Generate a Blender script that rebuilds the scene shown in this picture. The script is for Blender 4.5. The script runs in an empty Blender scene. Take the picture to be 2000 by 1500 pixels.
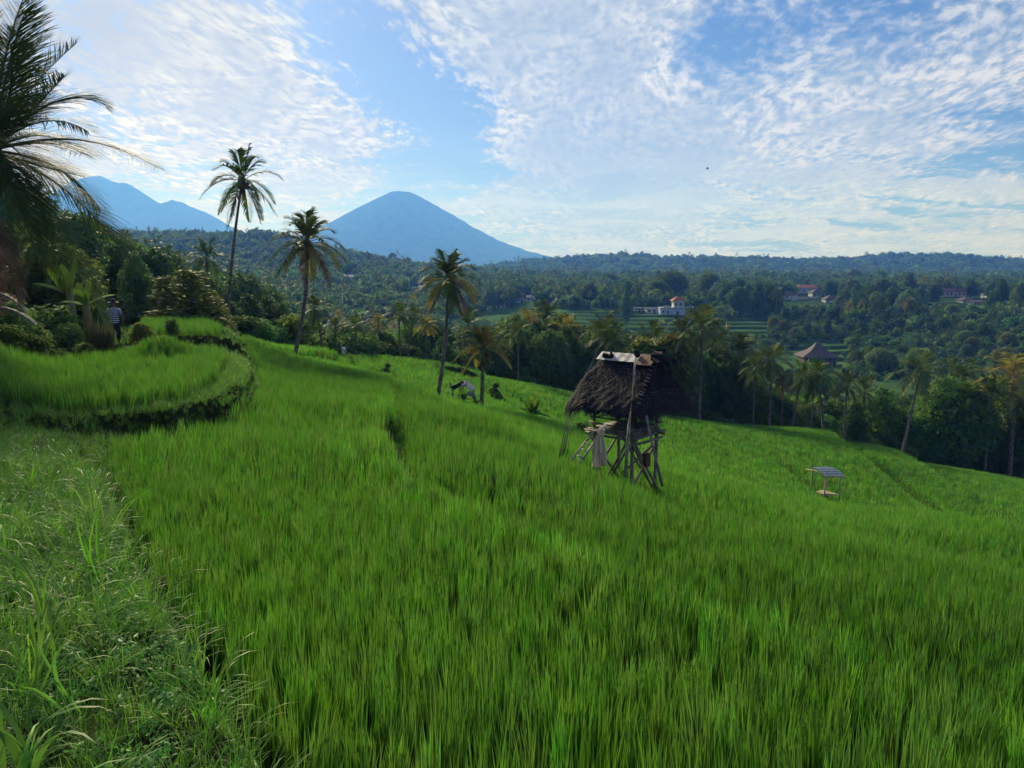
import bpy, math, random
import numpy as np
from mathutils import Vector, Matrix
R = math.radians

# ------------------------------------------------------------------ camera, sky, sun
sc = bpy.context.scene
COL = sc.collection
F = 1511.0                      # focal length in photograph pixels (2000 wide)
PITCH = math.atan(210 / F)      # the camera looks down a little
cam_d = bpy.data.cameras.new('camera')
cam_d.sensor_width = 36
cam_d.lens = 36 * F / 2000
cam_d.clip_start = 0.05
cam_d.clip_end = 60000
cam = bpy.data.objects.new('camera', cam_d)
cam.rotation_euler = (math.pi / 2 - PITCH, 0, 0)
COL.objects.link(cam)
sc.camera = cam
cp, sp = math.cos(PITCH), math.sin(PITCH)
def ray(px, py):
    u = (px - 1000) / F; v = (750 - py) / F
    return np.array([u, cp + v * sp, -sp + v * cp])
def at(px, py, Y):
    d = ray(px, py); return d * (Y / d[1])
def V(px, py, Y): return Vector(at(px, py, Y))
def proj(x, y, z):
    # world -> photograph pixel
    dep = y * cp - z * sp; up = y * sp + z * cp
    return 1000 + F * x / dep, 750 - F * up / dep

SUN_AZ, SUN_EL = R(-24), R(27)          # azimuth measured from +Y towards +X
sc.view_settings.view_transform = 'Standard'
sc.view_settings.look = 'None'
sc.view_settings.exposure = 0.26
sc.view_settings.gamma = 1.0
sc.cycles.max_bounces = 6
sc.cycles.diffuse_bounces = 3
sc.cycles.glossy_bounces = 2
sc.cycles.transmission_bounces = 3
sc.cycles.transparent_max_bounces = 8
sc.cycles.volume_bounces = 1
sc.cycles.use_denoising = True
sc.cycles.sample_clamp_indirect = 4

sun_d = bpy.data.lights.new('sun', 'SUN')
sun_d.energy = 5.0
sun_d.angle = R(9.0)
sun_d.color = (1.0, 0.93, 0.78)
sun = bpy.data.objects.new('sun', sun_d)
sdir = Vector((math.sin(SUN_AZ) * math.cos(SUN_EL), math.cos(SUN_AZ) * math.cos(SUN_EL), math.sin(SUN_EL)))
sun.rotation_euler = sdir.to_track_quat('Z', 'Y').to_euler()
COL.objects.link(sun)

class NT:
    """small helper for node trees"""
    def __init__(s, tree): s.t = tree; s.n = tree.nodes; s.l = tree.links
    def new(s, typ, **kw):
        nd = s.n.new(typ)
        for k, v in kw.items(): setattr(nd, k, v)
        return nd
    def put(s, sock, val):
        if isinstance(val, bpy.types.NodeSocket): s.l.new(val, sock)
        elif val is not None: sock.default_value = val
    def m(s, op, a, b=None, c=None, clamp=False):
        nd = s.new('ShaderNodeMath', operation=op, use_clamp=clamp)
        for i, q in enumerate((a, b, c)):
            if q is not None: s.put(nd.inputs[i], q)
        return nd.outputs[0]
    def vm(s, op, a, b=None, out=0):
        nd = s.new('ShaderNodeVectorMath', operation=op)
        s.put(nd.inputs[0], a)
        if b is not None: s.put(nd.inputs[1], b)
        return nd.outputs[out]
    def noise(s, vec, scale, detail=4, rough=0.55, dist=0.0, out=0):
        nd = s.new('ShaderNodeTexNoise')
        s.put(nd.inputs['Vector'], vec); s.put(nd.inputs['Scale'], scale)
        nd.inputs['Detail'].default_value = detail; nd.inputs['Roughness'].default_value = rough
        nd.inputs['Distortion'].default_value = dist
        return nd.outputs[out]
    def mix(s, f, a, b):
        nd = s.new('ShaderNodeMix', data_type='RGBA')
        s.put(nd.inputs[0], f); s.put(nd.inputs[6], a); s.put(nd.inputs[7], b)
        return nd.outputs[2]
    def sstep(s, x, lo, hi):
        nd = s.new('ShaderNodeMapRange', interpolation_type='SMOOTHSTEP')
        s.put(nd.inputs[0], x); nd.inputs[1].default_value = lo; nd.inputs[2].default_value = hi
        return nd.outputs[0]

world = bpy.data.worlds.new('World'); sc.world = world; world.use_nodes = True
w = NT(world.node_tree)
for nd in list(w.n): w.n.remove(nd)
tc = w.new('ShaderNodeTexCoord').outputs['Generated']
dn = w.vm('NORMALIZE', tc)
sx = w.new('ShaderNodeSeparateXYZ'); w.put(sx.inputs[0], dn)
X, Y, Z = sx.outputs
sky = w.new('ShaderNodeTexSky', sky_type='NISHITA', sun_disc=False)
sky.sun_elevation = SUN_EL; sky.sun_rotation = SUN_AZ   # same direction as the lamp
sky.air_density = 1.0; sky.dust_density = 0.6; sky.ozone_density = 2.0
def gau(px, py, sig, amp):
    """soft spot of the sky round one direction (sig in photograph pixels at the centre)"""
    d = ray(px, py); d = d / np.linalg.norm(d)
    dot = w.vm('DOT_PRODUCT', dn, tuple(d), out=1)
    e = w.m('EXPONENT', w.m('MULTIPLY', w.m('SUBTRACT', dot, 1.0), (F / sig) ** 2))
    return w.m('MULTIPLY', e, amp)
def total(items):
    acc = None
    for it in items:
        g = gau(*it); acc = g if acc is None else w.m('ADD', acc, g)
    return acc
zz = w.m('ADD', w.m('MAXIMUM', Z, 0.0), 0.13)
cmb = w.new('ShaderNodeCombineXYZ')
w.put(cmb.inputs[0], w.m('DIVIDE', X, zz)); w.put(cmb.inputs[1], w.m('DIVIDE', Y, zz))
P = cmb.outputs[0]
rot = w.new('ShaderNodeVectorRotate', rotation_type='Z_AXIS'); w.put(rot.inputs['Vector'], P); rot.inputs['Angle'].default_value = R(8)
P2 = w.vm('MULTIPLY', rot.outputs[0], (1.0, 0.46, 1.0))
warp = w.noise(P2, 1.2, 3, 0.5, out=1)
P3 = w.vm('ADD', P2, w.vm('MULTIPLY', w.vm('SUBTRACT', warp, (0.5, 0.5, 0.5)), (0.35, 0.35, 0.0)))
big = w.noise(P3, 1.7, 7, 0.56)
puff = w.noise(P3, 21.0, 4, 0.58, 0.05)
fine = w.noise(P3, 38.0, 3, 0.55, 0.1)
streak = w.noise(w.vm('MULTIPLY', P3, (0.42, 1.9, 1.0)), 2.4, 6, 0.62)
cover = total([(850, 235, 110, -0.56), (930, 290, 65, -0.3), (715, 205, 80, -0.26), (620, 40, 75, -0.24), (540, 235, 55, -0.15),
               (1410, 95, 85, -0.26), (1330, 120, 60, -0.18), (1590, 70, 110, -0.16), (1780, 90, 120, -0.12),
               (500, 140, 110, 0.34), (640, 282, 75, 0.42), (730, 268, 50, 0.36), (150, 280, 190, 0.14),
               (900, 50, 130, 0.26), (1100, 60, 160, 0.22), (1250, 260, 260, 0.20), (1700, 300, 330, 0.26), (1150, 300, 150, 0.16), (1180, 352, 60, 0.3), (1330, 345, 50, .25), (1000, 370, 50, 0.2), (620, 300, 60, .25), (800, 262, 30, .2), (1000, 400, 200, 0.1), (1400, 400, 90, -0.12), (1500, 480, 90, -0.1), (730, 340, 60, -0.2)])
soft = w.m('SUBTRACT', 1.0, w.m('MINIMUM', gau(1500, 320, 480, 0.72), 1.0))
pufa = w.m('ADD', .31, w.m('MULTIPLY', w.m('MULTIPLY', w.m('SUBTRACT', puff, .5), 1.15), soft))
s0 = w.m('ADD', w.m('MULTIPLY', big, 0.75), pufa)
lowm = w.m('SUBTRACT', 1.0, w.sstep(Z, 0.08, 0.24))
s0 = w.m('ADD', s0, w.m('MULTIPLY', fine, 0.16))
s0 = w.m('ADD', s0, w.m('MULTIPLY', w.m('MULTIPLY', w.m('SUBTRACT', streak, 0.49), lowm), 2.6))
s1 = w.m('ADD', s0, cover)
dens = w.m('POWER', w.sstep(s1, 0.68, 1.00), 0.85)
lit = w.sstep(w.m('ADD', w.m('MULTIPLY', puff, 0.7), w.m('MULTIPLY', fine, 0.45)), 0.44, 0.72)
mid = w.noise(P3, 4.6, 5, 0.6)
lit = w.m('MULTIPLY', lit, w.m('ADD', 0.35, w.m('MULTIPLY', w.sstep(mid, .38, .62), 0.75)))
greyb = w.m('SUBTRACT', 1.0, w.m('MINIMUM', total([(1180, 352, 55, .75), (1330, 345, 45, .6), (1040, 365, 40, .5), (130, 30, 80, .8), (260, 60, 60, .5)]), 1.0))
lit = w.m('MULTIPLY', lit, greyb)
lit = w.m('MULTIPLY', lit, w.m('SUBTRACT', 1.25, w.m('MULTIPLY', w.sstep(s1, 0.95, 1.5), 0.65)))
ccol = w.mix(lit, (0.31, 0.37, 0.44, 1), (0.68, 0.685, 0.68, 1))
sunny = w.m('ADD', gau(130, 260, 430, 0.75), gau(230, 330, 200, 0.25))
ccol = w.mix(w.m('MINIMUM', sunny, 1.0), ccol, w.mix(lit, (0.54, 0.52, 0.42, 1), (0.98, 0.90, 0.60, 1)))
blue = w.vm('MULTIPLY', sky.outputs[0], (0.031, 0.041, 0.058))
skyc = w.mix(dens, blue, ccol)
# bright, slightly warm band of thin cloud low over the hills
low = w.m('SUBTRACT', 1.0, w.sstep(Z, 0.015, 0.19))
skyc = w.mix(w.m('MULTIPLY', low, w.m('ADD', 0.0, w.m('MULTIPLY', w.sstep(streak, .42, .62), 0.55))), skyc, (0.80, 0.80, 0.74, 1))
tint = w.new('ShaderNodeMix', data_type='RGBA', blend_type='MULTIPLY'); tint.inputs[0].default_value = 1
w.put(tint.inputs[6], skyc); w.put(tint.inputs[7], w.mix(w.sstep(Z, 0.02, 0.32), (0.84, 0.82, 1.2, 1), (0.92, 0.94, 1.03, 1))); skyc = tint.outputs[2]
bg = w.new('ShaderNodeBackground'); w.put(bg.inputs[0], skyc); bg.inputs[1].default_value = 1.0
wo = w.new('ShaderNodeOutputWorld'); w.put(wo.inputs[0], bg.outputs[0])
world.cycles.sampling_method = 'MANUAL'; world.cycles.sample_map_resolution = 512

# ------------------------------------------------------------------ materials
def mat(name, col, rough=0.7, spec=0.3, var=None, bump=0.0, bscale=20.0, metallic=0.0, trans=0.0, objrand=0.0, tcol=None, coord='Object', detail=5):
    """var = (second colour, noise scale, contrast lo, hi)"""
    M = bpy.data.materials.new(name); M.use_nodes = True
    t = NT(M.node_tree); b = t.n['Principled BSDF']; out = t.n['Material Output']
    tcn = t.new('ShaderNodeTexCoord').outputs[coord]
    c = tuple(col) + (1,)
    cs = c
    if var:
        n = t.noise(tcn, var[1], detail)
        cs = t.mix(t.sstep(n, var[2], var[3]), c, tuple(var[0]) + (1,))
    if objrand:
        oi = t.new('ShaderNodeObjectInfo').outputs['Random']
        hs = t.new('ShaderNodeHueSaturation')
        t.put(hs.inputs['Value'], t.m('ADD', 1 - objrand * 0.55, t.m('MULTIPLY', oi, objrand * 1.1)))
        oi2 = t.m('FRACT', t.m('MULTIPLY', oi, 37.7))
        t.put(hs.inputs['Hue'], t.m('ADD', 0.5 - 0.035 * objrand, t.m('MULTIPLY', oi2, 0.07 * objrand)))
        t.put(hs.inputs['Saturation'], t.m('ADD', 0.85, t.m('MULTIPLY', t.m('FRACT', t.m('MULTIPLY', oi, 91.3)), 0.25)))
        t.put(hs.inputs['Color'], cs); cs = hs.outputs[0]
    t.put(b.inputs['Base Color'], cs)
    b.inputs['Roughness'].default_value = rough
    b.inputs['Specular IOR Level'].default_value = spec
    b.inputs['Metallic'].default_value = metallic
    if bump:
        bn = t.new('ShaderNodeBump'); bn.inputs['Strength'].default_value = bump
        bn.inputs['Distance'].default_value = 0.02
        t.put(bn.inputs['Height'], t.noise(tcn, bscale, 5)); t.put(b.inputs['Normal'], bn.outputs[0])
    if trans:
        tr = t.new('ShaderNodeBsdfTranslucent')
        if tcol is not None:
            k = t.new('ShaderNodeMix', data_type='RGBA', blend_type='MULTIPLY'); k.inputs[0].default_value = 1
            t.put(k.inputs[6], cs); k.inputs[7].default_value = tuple(tcol) + (1,); t.put(tr.inputs[0], k.outputs[2])
        else: t.put(tr.inputs[0], cs)
        mx = t.new('ShaderNodeMixShader'); mx.inputs[0].default_value = trans
        t.put(mx.inputs[1], b.outputs[0]); t.put(mx.inputs[2], tr.outputs[0]); t.put(out.inputs[0], mx.outputs[0])
    return M

MT = dict(
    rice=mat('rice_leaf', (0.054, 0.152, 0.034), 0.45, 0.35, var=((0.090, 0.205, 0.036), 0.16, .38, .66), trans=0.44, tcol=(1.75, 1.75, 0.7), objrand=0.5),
    ricelight=mat('rice_leaf_young_lit', (0.068, 0.205, 0.044), 0.5, 0.2, var=((0.10, 0.235, 0.045), 0.10, .38, .66), trans=0.45, tcol=(1.8, 1.7, 0.7), objrand=0.6),  # younger crop; also stands in for sunlight on the rim and far end
    grass=mat('grass_leaf', (0.12, 0.27, 0.05), 0.5, 0.14, var=((0.15, 0.31, 0.06), 1.3, .4, .65), trans=0.35, tcol=(1.3, 1.4, 0.7), objrand=0.5),
    weed=mat('weed_leaf', (0.11, 0.26, 0.06), 0.55, 0.22, trans=0.3, objrand=0.8),
    drygrass=mat('dry_grass', (0.13, 0.12, 0.06), 0.8, 0.1, var=((0.10, 0.12, 0.04), 6, .4, .6), trans=0.2, objrand=0.5),
    leaf=mat('tree_leaf', (0.080, 0.160, 0.048), 0.7, 0.06, var=((0.12, 0.20, 0.05), 0.35, .42, .64), trans=0.3, tcol=(1.6, 1.6, 0.8), objrand=0.8),
    leafdark=mat('dark_tree_leaf', (0.050, 0.115, 0.042), 0.65, 0.12, var=((0.08, 0.155, 0.045), 0.5, .42, .64), trans=0.25, tcol=(1.6, 1.6, 0.8), objrand=0.6),
    leafyel=mat('young_tree_leaf', (0.085, 0.145, 0.028), 0.65, 0.12, var=((0.17, 0.16, 0.035), 0.6, .45, .66), trans=0.35, tcol=(1.6, 1.4, 0.7), objrand=0.5),
    leafgold=mat('clove_leaf', (0.10, 0.16, 0.045), 0.65, 0.12, var=((0.21, 0.21, 0.06), 0.55, .50, .68), trans=0.3, tcol=(1.5, 1.3, 0.7), objrand=0.3),
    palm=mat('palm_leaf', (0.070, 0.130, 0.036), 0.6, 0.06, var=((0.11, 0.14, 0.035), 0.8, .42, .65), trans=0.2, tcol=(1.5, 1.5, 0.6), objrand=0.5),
    palmdark=mat('dark_palm_leaf', (0.046, 0.084, 0.030), 0.6, 0.08, var=((0.080, 0.115, 0.036), 0.8, .42, .65), trans=0.14, tcol=(1.4, 1.4, 0.6)),  # dark green leaves of the big near palm
    palmyel=mat('yellow_palm_leaf', (0.20, 0.23, 0.05), 0.6, 0.06, var=((0.32, 0.22, 0.06), 0.9, .45, .65), trans=0.35, tcol=(1.5, 1.3, 0.6), objrand=0.3),
    palmdry=mat('dead_palm_leaf', (0.12, 0.080, 0.055), 0.8, 0.15, var=((0.22, 0.16, 0.11), 2.5, .4, .65), trans=0.15),
    rachis=mat('leaf_rib', (0.16, 0.17, 0.06), 0.5, 0.4),
    banana=mat('banana_leaf', (0.07, 0.16, 0.03), 0.8, 0.03, var=((0.10, 0.20, 0.04), 1.5, .4, .6), trans=0.3, tcol=(1.4, 1.3, 0.6)),
    bananastem=mat('banana_stem', (0.13, 0.15, 0.05), 0.6, 0.3, var=((0.16, 0.10, 0.05), 6, .4, .6)),
    trunk=mat('palm_trunk', (0.20, 0.185, 0.16), 0.9, 0.1, var=((0.10, 0.09, 0.075), 5, .4, .6), bump=0.6, bscale=14),
    bark=mat('tree_bark', (0.12, 0.10, 0.075), 0.9, 0.1, var=((0.20, 0.18, 0.15), 3, .45, .65), bump=0.5, bscale=12),
    soil=mat('soil', (0.055, 0.045, 0.028), 0.95, 0.1),
    thatch=mat('thatch', (0.012, 0.012, 0.018), 0.95, 0.1, var=((0.024, 0.024, 0.034), 5, .42, .64), bump=0.9, bscale=45),
    straw=mat('thatch_straw', (0.016, 0.016, 0.024), 0.75, 0.15, var=((0.15, 0.155, 0.205), 30, .54, .68), detail=2),
    bamboo=mat('weathered_bamboo', (0.24, 0.23, 0.21), 0.75, 0.25, var=((0.13, 0.12, 0.11), 7, .4, .62), bump=0.3, bscale=30),
    pole=mat('pale_bamboo', (0.42, 0.40, 0.37), 0.65, 0.3, var=((0.18, 0.17, 0.15), 9, .4, .62)),
    newwood=mat('pale_timber', (0.42, 0.36, 0.24), 0.7, 0.2, var=((0.30, 0.25, 0.17), 5, .4, .62)),
    strap=mat('brown_band', (0.16, 0.075, 0.045), 0.8, 0.2, var=((0.09, 0.05, 0.035), 9, .4, .6)),
    cloth=mat('tan_cloth', (0.85, 0.76, 0.62), 0.9, 0.1, var=((0.72, 0.63, 0.50), 3, .42, .64), trans=0.12, bump=0.4, bscale=18),
    tin=mat('zinc_sheet', (0.50, 0.50, 0.49), 0.5, 0.4, var=((0.20, 0.16, 0.12), 4.5, .55, .72), bump=0.25, bscale=9),
    rust=mat('rusty_sheet', (0.20, 0.10, 0.06), 0.8, 0.2, var=((0.30, 0.20, 0.14), 6, .4, .62)),
    tarp=mat('blue_grey_sheet', (0.13, 0.17, 0.23), 0.5, 0.4, var=((0.22, 0.26, 0.32), 4, .4, .62)),
    black=mat('black_fabric', (0.012, 0.012, 0.016), 0.8, 0.2),
    orange=mat('orange_roof_tile', (0.46, 0.16, 0.07), 0.8, 0.2, var=((0.33, 0.11, 0.06), 1.6, .4, .6)),
    darkroof=mat('dark_roof_tile', (0.085, 0.072, 0.078), 0.8, 0.2, var=((0.12, 0.085, 0.08), 1.2, .4, .6)),
    redroof=mat('maroon_roof_tile', (0.14, 0.055, 0.05), 0.8, 0.2, var=((0.10, 0.045, 0.045), 1.2, .4, .6)),
    greyroof=mat('grey_roof_sheet', (0.22, 0.23, 0.26), 0.6, 0.3, var=((0.15, 0.155, 0.18), 1.0, .4, .6)),
    whitewall=mat('whitewash', (0.56, 0.58, 0.60), 0.85, 0.2, var=((0.40, 0.41, 0.42), 0.8, .4, .65)),
    bluewall=mat('pale_blue_plaster', (0.42, 0.52, 0.68), 0.85, 0.2, var=((0.33, 0.42, 0.56), 0.8, .4, .65)),
    pinkwall=mat('pinkish_plaster', (0.50, 0.40, 0.42), 0.85, 0.2, var=((0.40, 0.33, 0.36), 0.8, .4, .65)),
    woodwall=mat('reddish_boards', (0.17, 0.085, 0.08), 0.8, 0.2, var=((0.10, 0.06, 0.06), 2.5, .4, .6)),
    glass=mat('dark_window', (0.02, 0.025, 0.035), 0.15, 0.6),
    skin=mat('skin', (0.16, 0.085, 0.05), 0.55, 0.3),
    shorts=mat('dark_trousers', (0.018, 0.022, 0.032), 0.85, 0.1),
    white=mat('white_cloth', (0.72, 0.74, 0.76), 0.85, 0.1),
    hat=mat('dark_felt', (0.03, 0.03, 0.045), 0.8, 0.2),
    silver=mat('bleached_frond', (0.30, 0.29, 0.27), 0.8, 0.1, var=((0.26, 0.23, 0.20), 3, .4, .6)),
    stone=mat('grey_stone', (0.20, 0.20, 0.19), 0.9, 0.1, var=((0.10, 0.11, 0.08), 3, .4, .6), bump=0.5),
)
def striped_shirt():
    M = bpy.data.materials.new('striped_shirt'); M.use_nodes = True
    t = NT(M.node_tree); b = t.n['Principled BSDF']
    o = t.new('ShaderNodeTexCoord').outputs['Object']
    s_ = t.new('ShaderNodeSeparateXYZ'); t.put(s_.inputs[0], o)
    f = t.m('FRACT', t.m('MULTIPLY', s_.outputs[2], 13.5))
    st = t.m('GREATER_THAN', f, 0.62)
    t.put(b.inputs['Base Color'], t.mix(st, (0.030, 0.050, 0.15, 1), (0.62, 0.66, 0.74, 1)))
    b.inputs['Roughness'].default_value = 0.9
    return M
MT['shirt'] = striped_shirt()

def ground_mat():
    """soil under the crop near by; short herbage and crop floor farther away; steep banks darker green"""
    M = bpy.data.materials.new('ground'); M.use_nodes = True
    t = NT(M.node_tree); b = t.n['Principled BSDF']
    g = t.new('ShaderNodeNewGeometry'); p = g.outputs['Position']
    sp_ = t.new('ShaderNodeSeparateXYZ'); t.put(sp_.inputs[0], g.outputs['Normal'])
    py_ = t.new('ShaderNodeSeparateXYZ'); t.put(py_.inputs[0], p)
    n1 = t.noise(p, 0.05, 6); n2 = t.noise(p, 1.7, 6); n3 = t.noise(p, 0.6, 4)
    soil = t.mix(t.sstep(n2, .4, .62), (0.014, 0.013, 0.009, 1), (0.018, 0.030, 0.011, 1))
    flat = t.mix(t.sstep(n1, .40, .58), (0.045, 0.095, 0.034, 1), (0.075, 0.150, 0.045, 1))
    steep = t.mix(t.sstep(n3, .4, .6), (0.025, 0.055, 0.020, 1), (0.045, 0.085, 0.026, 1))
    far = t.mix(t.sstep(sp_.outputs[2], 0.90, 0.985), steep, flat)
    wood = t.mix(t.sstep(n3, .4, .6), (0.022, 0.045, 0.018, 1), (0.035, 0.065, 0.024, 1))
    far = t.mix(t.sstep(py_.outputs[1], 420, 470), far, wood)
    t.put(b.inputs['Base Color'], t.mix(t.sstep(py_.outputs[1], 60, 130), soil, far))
    b.inputs['Roughness'].default_value = 1.0; b.inputs['Specular IOR Level'].default_value = 0.0
    bn = t.new('ShaderNodeBump'); bn.inputs['Strength'].default_value = 0.5; bn.inputs['Distance'].default_value = 0.05
    t.put(bn.inputs['Height'], n2); t.put(b.inputs['Normal'], bn.outputs[0])
    return M
MT['ground'] = ground_mat()

def hill_mat(name, c1, c2, sc1=0.012):
    M = bpy.data.materials.new(name); M.use_nodes = True
    t = NT(M.node_tree); b = t.n['Principled BSDF']
    p = t.new('ShaderNodeNewGeometry').outputs['Position']
    n1 = t.noise(p, sc1, 9, 0.65)
    t.put(b.inputs['Base Color'], t.mix(t.sstep(n1, .4, .6), c1 + (1,), c2 + (1,)))
    b.inputs['Roughness'].default_value = 1; b.inputs['Specular IOR Level'].default_value = 0
    bn = t.new('ShaderNodeBump'); bn.inputs['Strength'].default_value = 1; bn.inputs['Distance'].default_value = 12
    t.put(bn.inputs['Height'], n1); t.put(b.inputs['Normal'], bn.outputs[0])
    return M

# ------------------------------------------------------------------ object helpers
def link(o, parent=None):
    COL.objects.link(o)
    if parent: o.parent = parent
    return o
def mesh_from(name, v, f, m=None, smooth=False):
    me = bpy.data.meshes.new(name)
    if isinstance(v, np.ndarray) and isinstance(f, np.ndarray):
        n = f.shape[1]
        me.vertices.add(len(v)); me.vertices.foreach_set('co', v.astype(np.float32).ravel())
        me.loops.add(f.size); me.loops.foreach_set('vertex_index', f.astype(np.int32).ravel())
        me.polygons.add(len(f)); me.polygons.foreach_set('loop_start', np.arange(0, f.size, n, dtype=np.int32))
        me.polygons.foreach_set('loop_total', np.full(len(f), n, dtype=np.int32))
        me.update(calc_edges=True)
    else:
        me.from_pydata([tuple(q) for q in v], [], [tuple(q) for q in f]); me.update()
    if smooth: me.polygons.foreach_set('use_smooth', [True] * len(me.polygons))
    if m: me.materials.append(m)
    return me
def obj(name, me, parent=None):
    return link(bpy.data.objects.new(name, me), parent)
def tag(o, label=None, cat=None, group=None, kind=None):
    if label: o['label'] = label
    if cat: o['category'] = cat
    if group: o['group'] = group
    if kind: o['kind'] = kind
    return o
def empty(name, loc, rz=0.0, s=1.0):
    o = bpy.data.objects.new(name, None); o.empty_display_size = 0.2
    o.location = loc; o.rotation_euler = (0, 0, rz); o.scale = (s, s, s)
    COL.objects.link(o); return o
def copy_tree(src, loc, rz, s):
    r = src.copy(); COL.objects.link(r); r.location = loc; r.rotation_euler = (0, 0, rz); r.scale = s if hasattr(s, '__len__') else (s, s, s)
    for ch in src.children:
        c = ch.copy(); COL.objects.link(c); c.parent = r
    return r

class MB:
    """collects shapes and links them as one mesh object"""
    def __init__(s): s.v = []; s.f = []
    def add(s, v, f):
        k = len(s.v); s.v += [tuple(q) for q in v]; s.f += [tuple(i + k for i in q) for q in f]
    def box(s, lo, hi, M=None):
        x0, y0, z0 = lo; x1, y1, z1 = hi
        v = [Vector(q) for q in ((x0,y0,z0),(x1,y0,z0),(x1,y1,z0),(x0,y1,z0),(x0,y0,z1),(x1,y0,z1),(x1,y1,z1),(x0,y1,z1))]
        if M: v = [M @ q for q in v]
        s.add(v, [(0,3,2,1),(4,5,6,7),(0,1,5,4),(1,2,6,5),(2,3,7,6),(3,0,4,7)])
    def tube(s, pts, rad, n=7, cap=True):
        pts = [Vector(p) for p in pts]; k0 = len(s.v); m = len(pts)
        if not hasattr(rad, '__len__'): rad = [rad] * m
        ref = Vector((0.13, 0.27, 0.95))
        for i, p in enumerate(pts):
            t = (pts[min(i+1, m-1)] - pts[max(i-1, 0)]).normalized()
            a = t.cross(ref)
            if a.length < 1e-3: a = t.cross(Vector((1, 0, 0)))
            a.normalize(); b = t.cross(a)
            for j in range(n):
                an = 2 * math.pi * j / n
                s.v.append(tuple(p + (a * math.cos(an) + b * math.sin(an)) * rad[i]))
        for i in range(m - 1):
            for j in range(n):
                a0 = k0 + i * n + j; a1 = k0 + i * n + (j + 1) % n
                s.f.append((a0, a1, a1 + n, a0 + n))
        if cap:
            s.f.append(tuple(k0 + j for j in range(n))[::-1]); s.f.append(tuple(k0 + (m-1)*n + j for j in range(n)))
    def slab(s, quad, th):
        """thick sheet: four corners, thickness along its normal"""
        q = [Vector(p) for p in quad]; n = (q[1]-q[0]).cross(q[3]-q[0]).normalized() * th
        v = q + [p - n for p in q]
        s.add(v, [(0,1,2,3),(7,6,5,4),(0,4,5,1),(1,5,6,2),(2,6,7,3),(3,7,4,0)])
    def build(s, name, m, parent=None, smooth=False):
        return obj(name, mesh_from(name, s.v, s.f, m, smooth), parent)

# ------------------------------------------------------------------ terrain
K = 3.0
CROP = 0.45
# (px, py, Y): crop surface as seen; fitted as one smooth surface, steps are added on top
surf = [(600,1500,2.8),(1300,1500,2.85),(2000,1500,2.9),(1000,1200,4.7),(400,1200,4.6),(1500,1200,4.9),(1000,1000,7.8),(500,1000,7.8),
        (400,850,12.5),(600,850,13),(600,780,18.5),(500,745,22),(600,720,31),(600,700,41),(700,720,36),(740,830,15.4),(780,900,11.2),
        (1290,1125,6.1),(1620,1235,4.9),(1980,1360,3.9),(830,850,16),(900,900,12.6),(1000,900,13),(1200,1000,10),(1500,1100,8),(2000,1200,6.5),
        (890,790,23.5),(1090,885,17),(1280,960,13.4),(1500,1012,11.7),(1800,1072,10.2),(2000,1113,9.5),
        (1350,950,20),(1180,905,20),(1500,950,32),(1612,968,44),(2000,1060,31),(1800,1000,40),(2000,1000,50),(2000,940,80),(1800,905,80),(1600,860,80),
        (1400,830,78),(1100,762,75),(950,735,74),(760,700,68),(640,692,60),(1200,850,36),(1200,800,58),(1400,880,50),(1000,800,38),(1000,770,54),
        (850,742,50),(850,775,31),(750,722,47),(500,690,55),(2300,1100,30),(2300,1000,75),(2400,1500,3.2)]
CP = []
for px, py, Yy in surf:
    p = at(px, py, Yy); CP.append([p[0], p[1], p[2] - CROP, 1])
def cz(px, Yy, z): CP.append([(px - 1000) / F * Yy * 1.03, Yy, z, 0])
for q in [(-300,1,-2.0),(-2000,2,-1.6),(600,0.5,-2.2),(1500,0.5,-2.4),(2500,1,-2.7),(-400,8,-2.0),(-400,20,-1.2),(0,20,-2.3),(0,30,-1.4),(-400,40,3),
          (200,35,-1.9),(400,35,-2.2),(0,60,1.0),(300,60,-2.2),(-500,100,12),(0,110,4),(300,110,-5),(600,100,-13),(1000,105,-21),(1400,108,-26),(2000,112,-31),(2600,112,-36),
          (0,200,9),(300,200,-2),(600,200,-19),(1000,200,-27),(1400,200,-29.5),(1700,200,-29.5),(2000,200,-29.5),(2600,200,-28),
          (600,270,-19),(1000,270,-27),(1300,275,-27.5),(1700,275,-29),(2000,270,-27),(1000,350,-20.5),(1300,350,-18),(1600,350,-22),(2000,350,-21),
          (800,450,-13),(1000,450,-14),(1300,450,-14.5),(1600,450,-15),(2000,450,-13),(2600,450,-8),(0,400,28),(300,400,4),(600,380,-13),
          (0,800,58),(240,800,38),(400,800,36),(560,800,33),(650,800,20),(800,800,3),(1000,800,-7),(1300,800,-8),(2000,800,-10),(2600,800,-10),
          (300,560,10),(600,560,-2),(1000,560,-10),(1500,560,-13),(2000,560,-12),(0,1300,30),(600,1300,5),(1000,1300,-10),(2000,1300,-10),
          (-800,800,60),(-800,300,40),(3000,300,-20),(0,2500,-10),(1000,2500,-10),(2000,2500,-10),(0,9000,-30),(1000,9000,-30),(2000,9000,-30),(3500,1500,-10),(-1500,1500,30)]:
    cz(*q)
CP = np.array(CP)

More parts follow.
